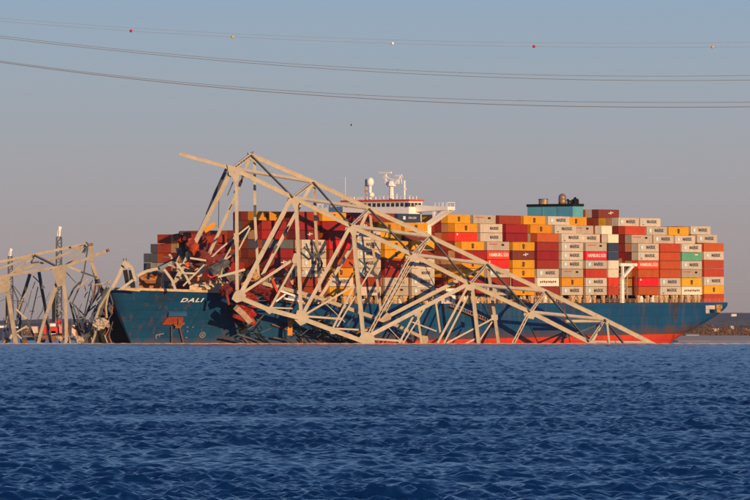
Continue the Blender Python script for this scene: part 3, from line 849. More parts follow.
# ------------------------------------------------------------------ accommodation block
tw0, tw1 = t_of(441), t_of(456)
tc_ = t_of(450)
def zat(t, p, py):
    w = SHIP @ S(t, p, 0); return CAM_H + (YH - py) / (FPX / w.y) - w.z
zr = zat(tc_, 0, 199.5)       # wheelhouse roof
acc = bpy.data.objects.new('accommodation_block', None); COL.objects.link(acc); acc.parent = ship
def ab(mbx, name, m, label=None): 
    o = mbx.build(name, m); o.parent = acc
    if label: o['label'] = label
    return o
xa, xf = TM - tw1, TM - tw0       # aft, front in local x
k = MB(); k.box(xa, xf, -15, 15, 11.9, zr - 7.2); ab(k, 'block_wall', M_white)
for z in [15 + 3.0 * i for i in range(6)]:
    k = MB()
    k.box(xa - .3, xf + .4, -15.4, 15.4, z, z + .15); ab(k, 'deck_ledge', M_white)
k = MB(); k.box(xa + 1, xf, -12.3, 12.3, zr - 7.2, zr - 1.0); ab(k, 'wheelhouse_wall', M_white)
k = MB(); k.box(xa + .5, xf + .5, -12.8, 12.8, zr - .75, zr - .15); ab(k, 'roof', M_red, 'orange red roof edge of the wheelhouse')
k = MB(); k.box(xa + .8, xf + .3, -12.5, 12.5, zr - 1.0, zr - .75); ab(k, 'window_header', M_white)
wz0, wz1 = zat(tw0, 0, 207.2), zat(tw0, 0, 203.2)
for i in range(14):
    p = -11.6 + i * 1.72
    k = MB(); k.box(xf + .01, xf + .12, p + .3, p + 1.35, wz0 + .1, wz1); ab(k, 'window', M_glass)
for i in range(4):
    x = xa + 1.6 + i * 1.9
    k = MB(); k.box(x, x + 1.5, 12.31, 12.4, wz0, wz1); ab(k, 'window', M_glass)
# bridge wings
wt0 = t_of(448.5); xw = TM - wt0
ztop, zbt = zat(wt0, 24, 206.6), zat(wt0, 24, 213.2)
for sg in (1, -1):
    k = MB()
    k.hexa([(xw - 3.4, sg*12.3, wz0 - 1.5), (xw + .6, sg*12.3, wz0 - 1.5), (xw + .6, sg*24.2, zbt + 1.0), (xw - 3.4, sg*24.2, zbt + 1.0),
            (xw - 3.4, sg*12.3, wz0 + .6), (xw + .6, sg*12.3, wz0 + .6), (xw + .6, sg*24.2, ztop), (xw - 3.4, sg*24.2, ztop)])
    ab(k, 'bridge_wing', M_white)
    for dx in (-.2, -2.8):
        k = MB(); k.beam((xw + dx, sg*23.8, zbt + 1.2), (xw + dx, sg*13.5, zbt - 4.6), 1.0, .5, (1, 0, 0)); ab(k, 'wing_brace', M_white)
        k = MB(); k.beam((xw + dx, sg*18.6, zbt + 1.2), (xw + dx, sg*18.6, zbt - 1.8), .8, .4, (1, 0, 0)); ab(k, 'wing_strut', M_white)
    k = MB()
    for p in (19.5, 21, 22.5, 24.1):
        for x in (xw - 3.3, xw + .5): k.box(x - .07, x + .07, sg*p - .07, sg*p + .07, ztop - .2, ztop + 1.3)
    for x in (xw - 3.3, xw + .5): k.beam((x, sg*19.5, ztop + 1.3), (x, sg*24.1, ztop + 1.3), .14, .14)
    k.beam((xw - 3.3, sg*24.1, ztop + 1.3), (xw + .5, sg*24.1, ztop + 1.3), .14, .14)
    ab(k, 'wing_railing', M_white)
# roof gear
def rp(px, py, p=None):   # local point above the wheelhouse at a given picture spot (on the block's mid plane)
    best = None
    t = (tw0 + tw1) / 2
    lo, hi = -30, 30
    for _ in range(40):
        mid = (lo + hi) / 2
        if px_of(t, mid, 40)[0] < px: lo = mid
        else: hi = mid
    return Vector((TM - t, lo, zat(t, lo, py)))
k = MB(); k.tube([rp(391.5, 201), rp(391.5, 186)], [.85, .6], 8); k.tube([rp(391.5, 186), rp(391.5, 181)], [1.5, .9], 8)
ab(k, 'main_mast', M_white)
for (a, b, w) in (((391, 188), (385.5, 181), .8), ((385.5, 183), (385.8, 174), .55), ((391, 188), (398, 180), .8), ((398, 183), (400.5, 175.5), .5),
                  ((386, 183), (399, 183), .5), ((388, 178), (395, 180), .4), ((398.5, 179), (403, 177), .3), ((383.5, 177.5), (388, 177.5), .5), ((402, 184), (401, 177), .25)):
    k = MB(); k.beam(rp(*a), rp(*b), w, w, (1, 0, 0)); ab(k, 'mast_arm', M_white)
k = MB(); k.beam(rp(379.5, 172.6), rp(391.5, 172.6), .5, .5, (1, 0, 0)); ab(k, 'radar_scanner', M_white)
k = MB(); k.beam(rp(395.5, 175.8), rp(402, 175.2), .45, .4, (1, 0, 0)); ab(k, 'radar_scanner', M_white)
k = MB(); k.tube([rp(370.2, 200.5), rp(370.2, 183)], .5, 8); ab(k, 'satellite_post', M_white)
k = MB(); k.ball(rp(370.3, 182), 1.15, sq=(1, 1, 1.25)); ab(k, 'satellite_dome', M_white, None)
k = MB(); k.ball(rp(371.5, 195), .9); ab(k, 'satellite_dome', M_white)
k = MB(); k.tube([rp(366, 200), rp(366, 179)], .28, 6); k.beam(rp(364.8, 186), rp(367.6, 186), .5, .4, (1, 0, 0)); k.beam(rp(365, 191), rp(367.3, 191), .5, .4, (1, 0, 0)); ab(k, 'signal_post', M_truss2)
k = MB(); k.tube([rp(404.5, 200), rp(404.5, 180.5)], .32, 6); k.beam(rp(403.4, 189), rp(406, 189), .6, .4, (1, 0, 0)); ab(k, 'signal_post', M_white)
k = MB(); k.tube([rp(345.5, 202), rp(345.5, 177)], .07, 5); ab(k, 'whip_antenna', M_white)
for px, y1 in ((354, 197), (357, 198), (361, 197.5), (376, 197), (383.5, 196), (397, 193.5), (410, 197), (413, 196.5), (416.5, 196)):
    k = MB(); k.tube([rp(px, 200), rp(px, y1)], .13, 5); ab(k, 'whip_antenna', M_white)
k = MB(); k.box(xf - 1, xf, -12.5, 12.5, zr + .9, zr + 1.0)
for i in range(17): k.box(xf - .1, xf, -12.5 + i * 1.55, -12.38 + i * 1.55, zr - .15, zr + .9)
ab(k, 'roof_railing', M_white)
# lower deckhouse glimpsed at main deck level
k = MB(); k.box(TM - t_of(458.5), TM - t_of(439), 15, 22.8, 11.95, zat(t_of(450), 24, 288.5)); ab(k, 'deckhouse', M_white)
for i in range(3):
    x = TM - t_of(443 + i * 5.5)
    k = MB(); k.box(x - .5, x + .5, 22.81, 22.9, 12.3, 14.2); ab(k, 'door', mat('door_grey', (.25, .2, .15), .6))
k = MB(); k.box(TM - t_of(447), TM - t_of(442), 22.9, 23.7, 14.8, 16.4); ab(k, 'lifeboat', mat('lifeboat_orange', (.6, .16, .04), .5))

# accommodation ladder slung down the side
a, b = S(t_of(446), 25.0, zat(t_of(446), 25, 306)), S(t_of(485), 25.0, zat(t_of(485), 25, 322.5))
k = MB(); k.beam(a, b, 1.0, .3, (0, 0, 1))
lad = sp(k, 'boarding_ladder', M_rusty)
k = MB()
for i in range(16):
    q = a.lerp(b, (i + .5) / 16); k.box(q.x - .05, q.x + .05, 25.3, 25.4, q.z, q.z + 1.1)
k.beam(a + Vector((0, .35, 1.1)), b + Vector((0, .35, 1.1)), .1, .1, (0, 1, 0)); o = k.build('handrail', M_tan); o.parent = lad

# ------------------------------------------------------------------ funnel
tfn0, tfn1 = t_of(622), t_of(634)
def solve_p(px, t):
    lo, hi = -60, 60
    for _ in range(40):
        mid = (lo + hi) / 2
        if px_of(t, mid, 36)[0] < px: lo = mid
        else: hi = mid
    return lo
pL, pR = solve_p(527.5, tfn0), solve_p(573, tfn0)
# depth so that the side face ends at 583
lo, hi = tfn0, tfn0 + 20
for _ in range(40):
    mid = (lo + hi) / 2
    if px_of(mid, pR, 36)[0] < 583: lo = mid
    else: hi = mid
tfn1 = lo
fun = bpy.data.objects.new('funnel', None); COL.objects.link(fun); fun.parent = ship
def fb(mbx, name, m, smooth=False):
    o = mbx.build(name, m, None, smooth); o.parent = fun; return o
zt, zk = zat(tfn0, pR, 206.2), zat(tfn0, pR, 203.6)
xa, xf = TM - tfn1, TM - tfn0
k = MB(); k.box(xa, xf, pL, pR, 12, zt); fb(k, 'casing', M_cyan)
k = MB(); k.box(xa - .25, xf + .25, pL - .25, pR + .25, zt, zk); fb(k, 'black_rim', M_dark)
for pp in (pL + (pR - pL) * .34, pL + (pR - pL) * .67):
    k = MB(); k.box(xf + .003, xf + .12, pp - .12, pp + .12, zt - 8, zt - .02); fb(k, 'casing_rib', M_cyan)
k = MB(); k.box(xf + .004, xf + .10, pL + (pR - pL) * .69, pR - .1, zt - 4.6, zt - .3); fb(k, 'emblem_panel', mat('funnel_mid_blue', (.09, .33, .47), .5, .1, .3))
def fp(px, py):
    t = (tfn0 + tfn1) / 2; p = solve_p(px, t); return Vector((TM - t, p, zat(t, p, py)))
k = MB(); k.tube([fp(543.5, 204.5), fp(543.5, 199.4)], 1.55, 16); fb(k, 'exhaust_pipe', M_brass, False)
k = MB(); k.tube([fp(543.5, 199.4), fp(543.5, 198.9)], 1.7, 16); fb(k, 'exhaust_rim', M_dark, False)
a = fp(562.5, 204.5); b = fp(562.5, 198); k = MB(); k.tube([a, b], 1.3, 16); k.ball(b, 1.3, sq=(1, 1, 1.1)); fb(k, 'exhaust_pipe', M_brass, True)
for px, y, r_ in ((568.5, 200.5, .4), (571, 201.5, .3), (573, 200.8, .35), (575.5, 199.2, .6), (578, 200.2, .35)):
    k = MB(); k.tube([fp(px, 204.5), fp(px, y)], r_, 8); k.tube([fp(px, y), fp(px - 1, y - .8)], r_, 8); fb(k, 'exhaust_pipe', M_dark)
# engine casing clutter in the gap and a small white crane
k = MB(); k.box(TM - t_of(638), TM - t_of(623), -20, 18, 12, 26); sp(k, 'engine_casing', mat('casing_brown', (.20, .13, .09), .8, .35, .4))
k = MB(); tg = t_of(630)
for px in (622, 626, 631, 636):
    k.box(TM - t_of(px) - .15, TM - t_of(px) + .15, 20.5, 20.8, 12, 24.5)
for z in (15, 18, 21, 24.3): k.box(TM - t_of(637), TM - t_of(621.5), 20.4, 20.9, z, z + .2)
for (a, b) in (((622, 12), (626, 15)), ((631, 15), (636, 18)), ((622, 18), (626, 21)), ((631, 18), (626, 21)), ((631, 21), (636, 24))):
    k.beam(S(t_of(a[0]), 20.7, a[1]), S(t_of(b[0]), 20.7, b[1]), .25, .2, (0, 1, 0))
sp(k, 'access_scaffold', M_truss2)
def gp(px, py): t = t_of(px, 23); return S(t, 23.2, zat(t, 23.2, py))
for a, b, w in (((619.5, 264.8), (636.5, 264.8), .9), ((633, 265), (621, 279), .8), ((622, 265), (622.5, 304), .7), ((621, 278), (621, 304), .7)):
    k = MB(); k.beam(gp(*a), gp(*b), w, .7, (0, 1, 0)); sp(k, 'hose_crane', M_white)

# ------------------------------------------------------------------ bow details
def on_hull(me, px, py, name, parent=hull, side=1, out=.06, tw=0.0):
    t, z = hull_uv(px, py, side)
    p = hull_pt(t, z, side); dt = (hull_pt(t + .8, z, side) - p).normalized(); dz = (hull_pt(t, z + .8, side) - hull_pt(t, z - .2, side)).normalized()
    ex = -dt if side == 1 else dt     # local x of text mesh: minus reading direction
    ez = dz; ey = ez.cross(ex).normalized()
    if (side == 1 and ey.y < 0) or (side == -1 and ey.y > 0): ey = -ey
    ez = ex.cross(ey).normalized()
    Mx = Matrix((ex, ey, ez)).transposed().to_4x4(); Mx.translation = p + ey * out
    o = bpy.data.objects.new(name, me); COL.objects.link(o); o.parent = parent; o.matrix_local = Mx
    return o
t_, z_ = hull_uv(191, 300)
me = text_mesh('DALI', 2.0, M_wink, 1.45, shear=.25, offset=.05, spacing=1.15)
on_hull(me, 191, 300.2, 'lettering', out=.15)
k = MB()
for i in range(14):
    a0, a1 = 2*math.pi*i/14, 2*math.pi*(i+1)/14
    k.beam((0.85*math.cos(a0), 0, 0.85*math.sin(a0)), (0.85*math.cos(a1), 0, 0.85*math.sin(a1)), .22, .08, (0, 1, 0))
k.beam((-.6, 0, -.6), (.6, 0, .6), .22, .08, (0, 1, 0)); k.beam((-.6, 0, .6), (.6, 0, -.6), .22, .08, (0, 1, 0))
M_fade = mat('faded_white_mark', (.26, .26, .28), .7, .3, 2, (.02, .08, .16), .7)
thr = k.mesh('thruster_mark', M_fade)
on_hull(thr, 202.5, 334.5, 'thruster_mark', out=.2)
k = MB(); k.beam((1.2, 0, 0), (-1.2, 0, .6), .3, .08, (0, 1, 0)); k.beam((1.2, 0, 0), (.9, 0, -1.1), .3, .08, (0, 1, 0)); k.beam((.2, 0, .2), (-.1, 0, -.5), .25, .08, (0, 1, 0))
on_hull(k.mesh('bulb_mark', M_fade), 159.5, 335, 'bulb_mark', out=.2)
# small draught figures
dm = quadmesh(-.22, .22, -.18, .18); dm.materials[0] = M_fade
for i, (px, py) in enumerate(((187, 327), (193, 327), (187, 331), (186, 337), (493, 0))):
    if py: on_hull(dm, px, py, 'draught_mark', out=.12)
# anchor pocket, hood and anchor
k = MB(); k.hexa([(-3.0, 0, -.6), (2.8, 0, -.6), (2.8, 1.3, -.5), (-3.0, 1.3, -.5), (-3.0, 0, .7), (2.9, 0, .7), (2.7, .9, .5), (-2.8, .9, .5)])
M_lb = mat('hull_light_blue_edge', (.012, .085, .21), .5, .15, .4)
on_hull(k.mesh('anchor_hood', M_lb), 177, 313, 'anchor_hood', out=-.4)
k = MB(); k.hexa([(-2.4, -.3, 1.3), (2.4, -.3, 1.3), (2.4, .35, 1.3), (-2.4, .35, 1.3), (-2.7, -.3, -1.5), (3.6, -.3, -1.3), (3.6, .3, -1.3), (-2.7, .3, -1.5)])
on_hull(k.mesh('anchor_pocket', mat('anchor_pocket_rust', (.30, .055, .025), .8, .35, .6)), 174.5, 320.5, 'anchor_pocket', out=.1)
k = MB(); k.beam((0, .5, 1.2), (-.4, .5, -1.6), .5, .4, (0, 1, 0)); k.beam((-.4, .5, -1.6), (-2.0, .5, -.2), .5, .4, (0, 1, 0)); k.beam((-.4, .5, -1.6), (1.3, .5, -.5), .5, .4, (0, 1, 0)); k.beam((-1.2, .5, -1.7), (.6, .5, -1.7), .5, .5, (0, 1, 0))
on_hull(k.mesh('anchor', M_rusty), 177.5, 321, 'anchor', out=.15)
for (xa_, ya_), (xb_, yb_) in (((170, 326), (169.5, 342.5)), ((178, 325), (181, 342.5))):
    t1, z1 = hull_uv(xa_, ya_); t2, z2 = hull_uv(xb_, yb_)
    k = MB(); k.tube([hull_pt(t1, z1, 1, .5), hull_pt(t2, z2, 1, .9) ], .16, 6); sp(k, 'anchor_chain', M_rusty)
# foredeck: breakwater with orange top, winch hoods, roller fairleads
def fd(px, py, Y): return SHIP.inverted() @ W(px, py, Y)
def fbox(px0, px1, y0, y1, Y, depth, m, name, top=None):
    a, b = W(px0, y1, Y), W(px1, y0, Y)
    k = MB(); k.box(a.x, b.x, Y, Y + depth, a.z, b.z)
    k.v = [tuple(SHIP.inverted() @ Vector(v)) for v in k.v]
    o = sp(k, name, m)
    if top:
        k = MB(); k.box(a.x - .2, b.x + .2, Y - .2, Y + depth, b.z, b.z + .9); k.v = [tuple(SHIP.inverted() @ Vector(v)) for v in k.v]
        q = k.build('top_rail', top); q.parent = o
    return o
M_deckor = mat('mooring_orange', (.48, .17, .05), .7, .3, .4)
fbox(189.5, 219, 282.5, 294, 1662, 3, mat('cream_breakwater', (.60, .47, .32), .7, .25, .3, RUST, .4), 'breakwater', M_deckor)
fbox(219.3, 221.5, 280, 297, 1661, 1, M_truss, 'breakwater_post')
fbox(139, 161, 276.5, 290, 1668, 5, M_deckor, 'winch_housing', M_rusty)
fbox(143, 156, 280, 284, 1667.4, .5, M_rusty, 'housing_opening')
for px in list(range(114, 232, 4)):
    if px == 226: continue
    h_ = rnd.uniform(1.5, 4.5)
    fbox(px + rnd.uniform(-1, 1), px + rnd.uniform(1.8, 3.6), 292.5 - h_, 294.5, 1656 + (px - 112) * .06, 1, rnd.choice([M_tan, M_tan, M_rusty, M_white]), 'mooring_fitting')

# ------------------------------------------------------------------ main wreck: the fallen truss
TY0 = 1600.0      # near truss plane; distance grows gently to the right
def NY(px): return 1650 + max(0, px - 240) * .34
def UY(px): return 1664 + max(0, px - 250) * .34
def P(px, py, far=False, dy=0.0): return W(px, py, (UY(px) if far else NY(px)) + dy)
truss = empty('fallen_bridge_truss', P(420, 343.4), 'long tan steel truss span collapsed diagonally across the ship and into the water', 'bridge wreck')
truss.location.z = 0
PX = 1605 / FPX      # metres per photograph pixel
SHADE_N = Vector((-.72, -.52, -.45))  # members turned this way also get a dark colour for their shade
def member(name, pts, wpx, far=False, kind='box', m=None, dpx=None, n=None, dy=0.0, label=None, end_dy=None):
    k = MB(); m = m or M_truss; wpx *= .93
    Q = [P(x, y, far, dy + ((end_dy - dy) * i / (len(pts) - 1) if end_dy is not None else 0)) for i, (x, y) in enumerate(pts)]
    for a, b in zip(Q, Q[1:]):
        if kind == 'box':
            k.beam(a, b, wpx * PX, (dpx or wpx * .8) * PX, n)
            if wpx > 2.9: k.splices(a, b, wpx * PX, (dpx or wpx * .8) * PX, n)
        else: k.hbeam(a, b, wpx * PX, (dpx or wpx * .8) * PX, n)
    o = k.build(name, [m, M_steel], truss)
    if label: o['label'] = label
    return o
def lateral(name, a, b, wpx, m=None, kind='box', n=None, fa=False, fb_=True, dyA=0, dyB=0):
    k = MB(); A, B = P(*a, fa, dyA), P(*b, fb_, dyB)
    (k.beam if kind == 'box' else k.hbeam)(A, B, wpx * PX, wpx * PX * .6, n)
    return k.build(name, [m or M_truss, M_steel], truss)
def gusset(px, py, shape, far=False, m=None, th=.35, dy=-1.0):
    """flat polygonal plate; shape = outline in photograph pixels around the node"""
    k = MB(); nn = len(shape); o = P(px, py, far, dy)
    F_ = [o + Vector((dx * PX, 0, -dyy * PX)) for dx, dyy in shape]; B_ = [q + Vector((0, th, 0)) for q in F_]
    k.v = [tuple(q) for q in F_ + B_]
    k.f = [tuple(range(nn)), tuple(range(2*nn - 1, nn - 1, -1))] + [(i, nn + i, nn + (i+1) % nn, (i+1) % nn) for i in range(nn)]
    k.m = [0] * len(k.f)
    return k.build('gusset_plate', m or M_truss, truss)

U = [(251, 155), (313, 182), (369, 208.5), (430, 236.5), (487, 264), (545.5, 291.5), (604.5, 319.5), (650, 342.5)]
Nn = [(233, 168.5), (293, 197.5), (351, 226), (412, 254.5), (470, 284), (530, 312), (589, 342)]
member('upper_chord', [(179.5, 153.8), Nn[0]], 3.9, dpx=4, label='broken chord end sticking out to the upper left')
for a, b in zip(Nn, Nn[1:]): member('upper_chord', [a, b], 4.6, dpx=4)
member('upper_chord', [Nn[6], (600, 347)], 4.4, dpx=4)
for i, (a, b) in enumerate(zip(U, U[1:])): member('upper_chord', [a, b], 4.7 if i else 4.9, far=True, dpx=4)
member('upper_chord', [U[7], (662, 348)], 4.4, far=True, dpx=4)
# lateral bracing between the two trusses
for i in range(6):
    lateral('lateral_strut', Nn[i], U[i + 1], 3.3, n=(.3, -1, .5), dyA=-.5)
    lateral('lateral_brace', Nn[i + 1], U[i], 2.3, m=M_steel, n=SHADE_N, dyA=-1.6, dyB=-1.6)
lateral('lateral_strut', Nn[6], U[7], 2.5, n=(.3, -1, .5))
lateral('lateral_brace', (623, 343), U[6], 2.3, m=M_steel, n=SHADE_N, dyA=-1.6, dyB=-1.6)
for i in range(7):
    lateral('cross_strut', Nn[i], U[i], 4.2 if i == 0 else 3.2, kind='lace', n=(.4, -1, .1), dyA=1.0)
lateral('lateral_strut', (566, 321.5), (601, 321), 3.0, n=(.3, -1, .4), dyA=8)
# near truss web
member('vertical', [(236.5, 172), (237.2, 290)], 3.6)
member('vertical', [(296, 199), (301, 312)], 4.0)
member('vertical', [(353, 228), (363.5, 338)], 4.6)
member('vertical', [(472, 286), (479, 346)], 4.2)
member('diagonal', [(231, 171), (172.5, 287)], 4.8, dy=0, end_dy=9, n=(.3, -1, .3))
member('diagonal', [(291, 199), (239.5, 296)], 4.6)
member('diagonal', [(349.5, 228), (302.5, 315)], 3.8)
member('diagonal', [(411, 256), (367, 338)], 4.0, kind='lace')
member('diagonal', [(468, 286), (437.5, 343.5)], 2.6, kind='box')
member('diagonal', [(471, 290), (444, 343.5)], 2.2, kind='box', dy=3)
member('diagonal', [(529, 313), (512, 346)], 3.8, kind='lace')
member('diagonal', [(367, 337), (470, 283)], 4.4)
# lower chord of the near truss
LC_ = [(238.5, 297), (268.5, 309.5), (300.5, 318), (332.5, 330), (365, 342)]
for a, b in zip(LC_, LC_[1:]): member('lower_chord', [a, b], 4.9, dpx=4)
# sub-struts
for pts, w in (([(242, 293.5), (296.5, 257.5)], 3.0), ([(295.5, 262), (270.5, 308)], 2.5), ([(249, 226), (220, 249), (183, 286)], 1.8),
               ([(250, 228), (238.5, 250), (207, 273)], 1.7), ([(236, 239), (223, 262), (221, 277)], 1.8), ([(306, 314), (346, 290.5), (354, 285)], 2.2),
               ([(359, 277), (333, 328)], 2.2), ([(372, 268), (337, 327)], 1.7), ([(417.5, 312.5), (421.5, 343.5)], 2.6),
               ([(413.5, 316), (399, 343.5)], 2.2), ([(424.5, 309), (403, 343.5)], 1.6), ([(436, 303), (440.5, 334)], 2.2),
               ([(302, 316), (341, 319)], 2.2), ([(334, 328.5), (372, 330.5)], 1.9), ([(365, 338.5), (402, 341)], 2.4),
               ([(268, 307.5), (292, 308.5)], 1.6), ([(496, 317), (446, 343.5)], 1.9), ([(492, 322), (480, 340)], 1.7), ([(477, 338), (465, 344)], 1.8),
               ([(388, 327), (403, 343)], .8), ([(325, 303), (345, 322)], .8), ([(412, 322), (436, 331)], 1.6), ([(607, 321), (609.5, 345)], 2.3)):
    member('sub_strut', pts, w, dy=2.0, dpx=w)
# far truss web (it rests on the bow and along the hull)
member('vertical', [(254.5, 158), (254.9, 205)], 3.0, far=True)
member('vertical', [(254.9, 205), (255, 217)], 3.0, far=True, m=M_steel, label='dark section of an upright')
member('vertical', [(255, 217), (258.5, 278)], 3.0, far=True)
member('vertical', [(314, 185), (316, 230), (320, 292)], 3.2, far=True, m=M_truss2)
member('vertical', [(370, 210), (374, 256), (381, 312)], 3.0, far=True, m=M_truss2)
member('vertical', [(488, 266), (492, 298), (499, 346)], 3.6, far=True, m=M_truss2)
member('diagonal', [(250, 158), (233.5, 201), (211, 250), (197, 284)], 3.4, far=True, kind='box', end_dy=4)
member('diagonal', [(312, 184), (291, 222), (272, 257), (262, 276)], 3.6, far=True, kind='box')
member('diagonal', [(368, 211), (350, 250), (325, 290), (316, 303)], 3.4, far=True, kind='box')
member('diagonal', [(429, 238), (408, 270), (385, 312)], 3.4, far=True, kind='lace')
member('diagonal', [(603.5, 321), (590.5, 345)], 3.0, far=True, kind='box')
member('diagonal', [(544, 293), (531, 313)], 2.6, far=True, kind='lace', dy=-6)
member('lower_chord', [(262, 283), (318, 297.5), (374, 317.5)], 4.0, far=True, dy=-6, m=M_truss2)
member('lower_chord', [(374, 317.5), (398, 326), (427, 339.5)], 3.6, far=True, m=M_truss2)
member('diagonal', [(387, 317), (457, 281)], 4.0, far=True)
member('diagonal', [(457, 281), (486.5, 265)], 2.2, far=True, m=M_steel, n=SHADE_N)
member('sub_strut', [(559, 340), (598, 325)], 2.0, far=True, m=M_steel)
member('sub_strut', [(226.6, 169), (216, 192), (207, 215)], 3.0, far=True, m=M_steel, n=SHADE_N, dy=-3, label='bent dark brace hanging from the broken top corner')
member('sub_strut', [(219, 196), (218.4, 228)], .9, far=True, m=M_steel)
member('sub_strut', [(227.5, 195.5), (233, 182)], 1.2, far=True, m=M_steel)
member('sub_strut', [(387, 230), (381, 246)], 1.0, far=True, m=M_steel)
for pts, w in (([(238, 186), (234, 193)], 2.2), ([(232, 204), (229, 210)], 1.6), ([(300, 203), (295, 212)], 2.2), ([(289, 226), (285, 233)], 1.8), ([(277, 246), (273, 253)], 1.8),
               ([(355, 241), (350, 250)], 1.8), ([(344, 258), (340, 266)], 1.8), ([(405, 262), (400, 272)], 1.8), ([(243, 176), (241, 182)], 2.4), ([(299, 200), (296.5, 208)], 1.4)):
    member('torn_plate', pts, w, far=True, m=M_steel, dy=-1.6)
# end spikes on the top corner
for a, b in (((249, 156), (247.5, 152.5)), ((251.5, 154), (253, 151.5)), ((248, 158), (245.5, 161))):
    member('torn_plate', [a, b], 1.2, far=True, m=M_steel, dy=-1)
# gussets
gusset(*Nn[0], [(-6, -4), (6, -1), (7, 4), (5.5, 12), (2, 14), (-1, 8), (-4, 7)])
for i in (1, 2, 3, 4, 5):
    gusset(*Nn[i], [(-4.5, -4), (5, .5), (6.5, 5), (4.5, 11), (1.5, 12), (-1, 6), (-5, 9), (-7, 8)] if i < 3 else [(-6, -4), (4, -1), (6, 3), (4, 8), (-1, 7), (-6, 6), (-7, 2)])
for i in range(0, 7):
    gusset(*U[i], [(-4, -2.6), (3, -1.2), (5, 3), (1.6, 5.5), (-3.5, 4)], far=True)
gusset(238.5, 297, [(-2, -7), (3, -7), (8, -2), (6, 3.5), (-2, 6), (-7, 2), (-5, -3)], dy=-1.5)
gusset(268.5, 309.5, [(-4, -3), (4, -2), (6, 2), (1, 5), (-4, 1)], dy=-1.5)
gusset(301, 318, [(-4, -8), (4, -8), (8, -2), (8, 4), (-.5, 8), (-7, 2)], dy=-1.5)
gusset(332.5, 330, [(-4, -4), (4, -2), (6, 3), (1, 4.5), (-2, 4), (-3, 1)], dy=-1.5)
gusset(366, 339, [(-3, -8), (4, -7), (9, -2), (9, 8), (-9, 8), (-8, 0)], dy=-1.5)
gusset(296.5, 258, [(-2.5, -5), (2, -5), (2.5, 5), (-3, 6), (-5, 3)], dy=-1.0)
gusset(236.6, 238, [(-3, -5), (2, -4), (2.5, 4), (-2, 8)], dy=-1.0)
gusset(417, 312, [(-4, -2), (4, -3), (4, 3), (-2, 5)], dy=-1.0)
gusset(386, 318, [(-5, 0), (1, -6), (6, -3), (5, 3), (0, 6), (-4, 4)], far=True, m=M_truss2)
gusset(425, 339, [(-5, -4), (3, -3), (4, 6), (-4, 6)], far=True, m=M_truss2)
gusset(495, 317.5, [(-4, -3), (3, -3), (3, 3), (-4, 3)], far=False, dy=1)

# ------------------------------------------------------------------ left wreck
left = empty('fallen_bridge_section', W(50, 343, 1640), 'shorter tangled tan and dark truss piece standing in the water left of the bow', 'bridge wreck')
left.location.z = 0
M_truss3 = mat('grey_olive_bridge_paint', (.36, .315, .24), .75, .2, .4, (.20, .12, .07), .4)
def lm(name, pts, w, m=None, dy=0.0, kind='box', n=None, d=None, label=None):
    k = MB(); PXL = 1640 / FPX; w *= .88; m = m or M_truss3
    Q = [W(x, y, 1640 + dy) for x, y in pts]
    for a, b in zip(Q, Q[1:]):
        (k.beam if kind == 'box' else k.hbeam)(a, b, w * PXL, (d or w * .8) * PXL, n)
        if w > 2.9: k.splices(a, b, w * PXL, (d or w * .8) * PXL, n)
    o = k.build(name, m or M_truss, left)
    if label: o['label'] = label
    return o
lm('upper_chord', [(-25, 268), (0, 262), (34, 254.8), (86, 243.8)], 3.0, m=M_truss2, dy=18)
lm('lower_chord', [(-25, 282), (0, 277), (34, 271), (66, 266)], 3.2, dy=0)
lm('lower_chord', [(66, 266), (86, 259), (107.5, 250.5)], 3.3, dy=0)
lm('torn_end', [(107.2, 250.7), (109.2, 249.9)], 3.5, m=M_rusty, dy=-.5)
lm('lateral_strut', [(-6, 271), (33, 256)], 2.4, dy=9); lm('lateral_strut', [(10, 274), (34, 257)], 2.2, dy=10)
lm('lateral_strut', [(12, 273), (52, 259.5), (87, 245)], 2.8, dy=11); lm('lateral_strut', [(64, 267), (88, 246.5)], 2.4, dy=10)
lm('lateral_brace', [(34, 255), (58, 267)], 2.2, m=M_steel, dy=8, n=SHADE_N)
lm('lateral_brace', [(34, 256), (31, 263), (39, 262)], 1.8, m=M_steel, dy=10)
lm('end_post', [(91, 243), (91.5, 262), (98, 279)], 4.0, dy=14)
lm('end_post', [(91, 243), (91.2, 245.5)], 4.2, m=M_rusty, dy=13)
lm('end_post', [(97.5, 279), (103, 295), (110, 312)], 3.8, m=M_steel, dy=12, n=SHADE_N)
lm('torn_plate', [(86, 242), (88.5, 245), (84, 253)], 1.8, m=M_steel, dy=9)
lm('diagonal', [(67, 266), (81, 271.5)], 2.4, m=M_truss2, dy=2); lm('diagonal', [(80, 271.5), (97, 277.5)], 2.0, m=M_steel, dy=2)
lm('diagonal', [(88, 246), (84, 272), (79, 288), (72, 304)], 1.6, m=M_steel, dy=14)
lm('diagonal', [(91, 262), (96, 282), (93, 300)], 2.2, m=M_steel, dy=14)
# big node plates and splayed legs
def lplate(shape, m=None, dy=-1.5):
    k = MB(); nn = len(shape); F_ = [W(x, y, 1640 + dy) for x, y in shape]; B_ = [q + Vector((0, .5, 0)) for q in F_]
    k.v = [tuple(q) for q in F_ + B_]
    k.f = [tuple(range(nn)), tuple(range(2*nn - 1, nn - 1, -1))] + [(i, nn + i, nn + (i+1) % nn, (i+1) % nn) for i in range(nn)]
    k.m = [0] * len(k.f); k.build('gusset_plate', m or M_truss3, left)
lplate([(-8, 278), (1, 276.5), (9, 275), (10.5, 284), (9, 292), (-1, 293), (-8, 290)])
lplate([(52, 269), (66, 266), (66.5, 276), (64, 285), (57.5, 287), (54, 276)])
lm('leg', [(7, 288), (11, 312), (16, 344)], 4.6); lm('leg', [(-3, 290), (-8, 344)], 4.4)
lm('leg', [(56.5, 284), (53, 296), (48.5, 309)], 4.2); lm('leg', [(48.5, 308), (43, 325), (38, 344)], 3.4)
lm('leg', [(63.5, 283), (66, 300), (66.5, 344)], 3.8, m=M_truss2)
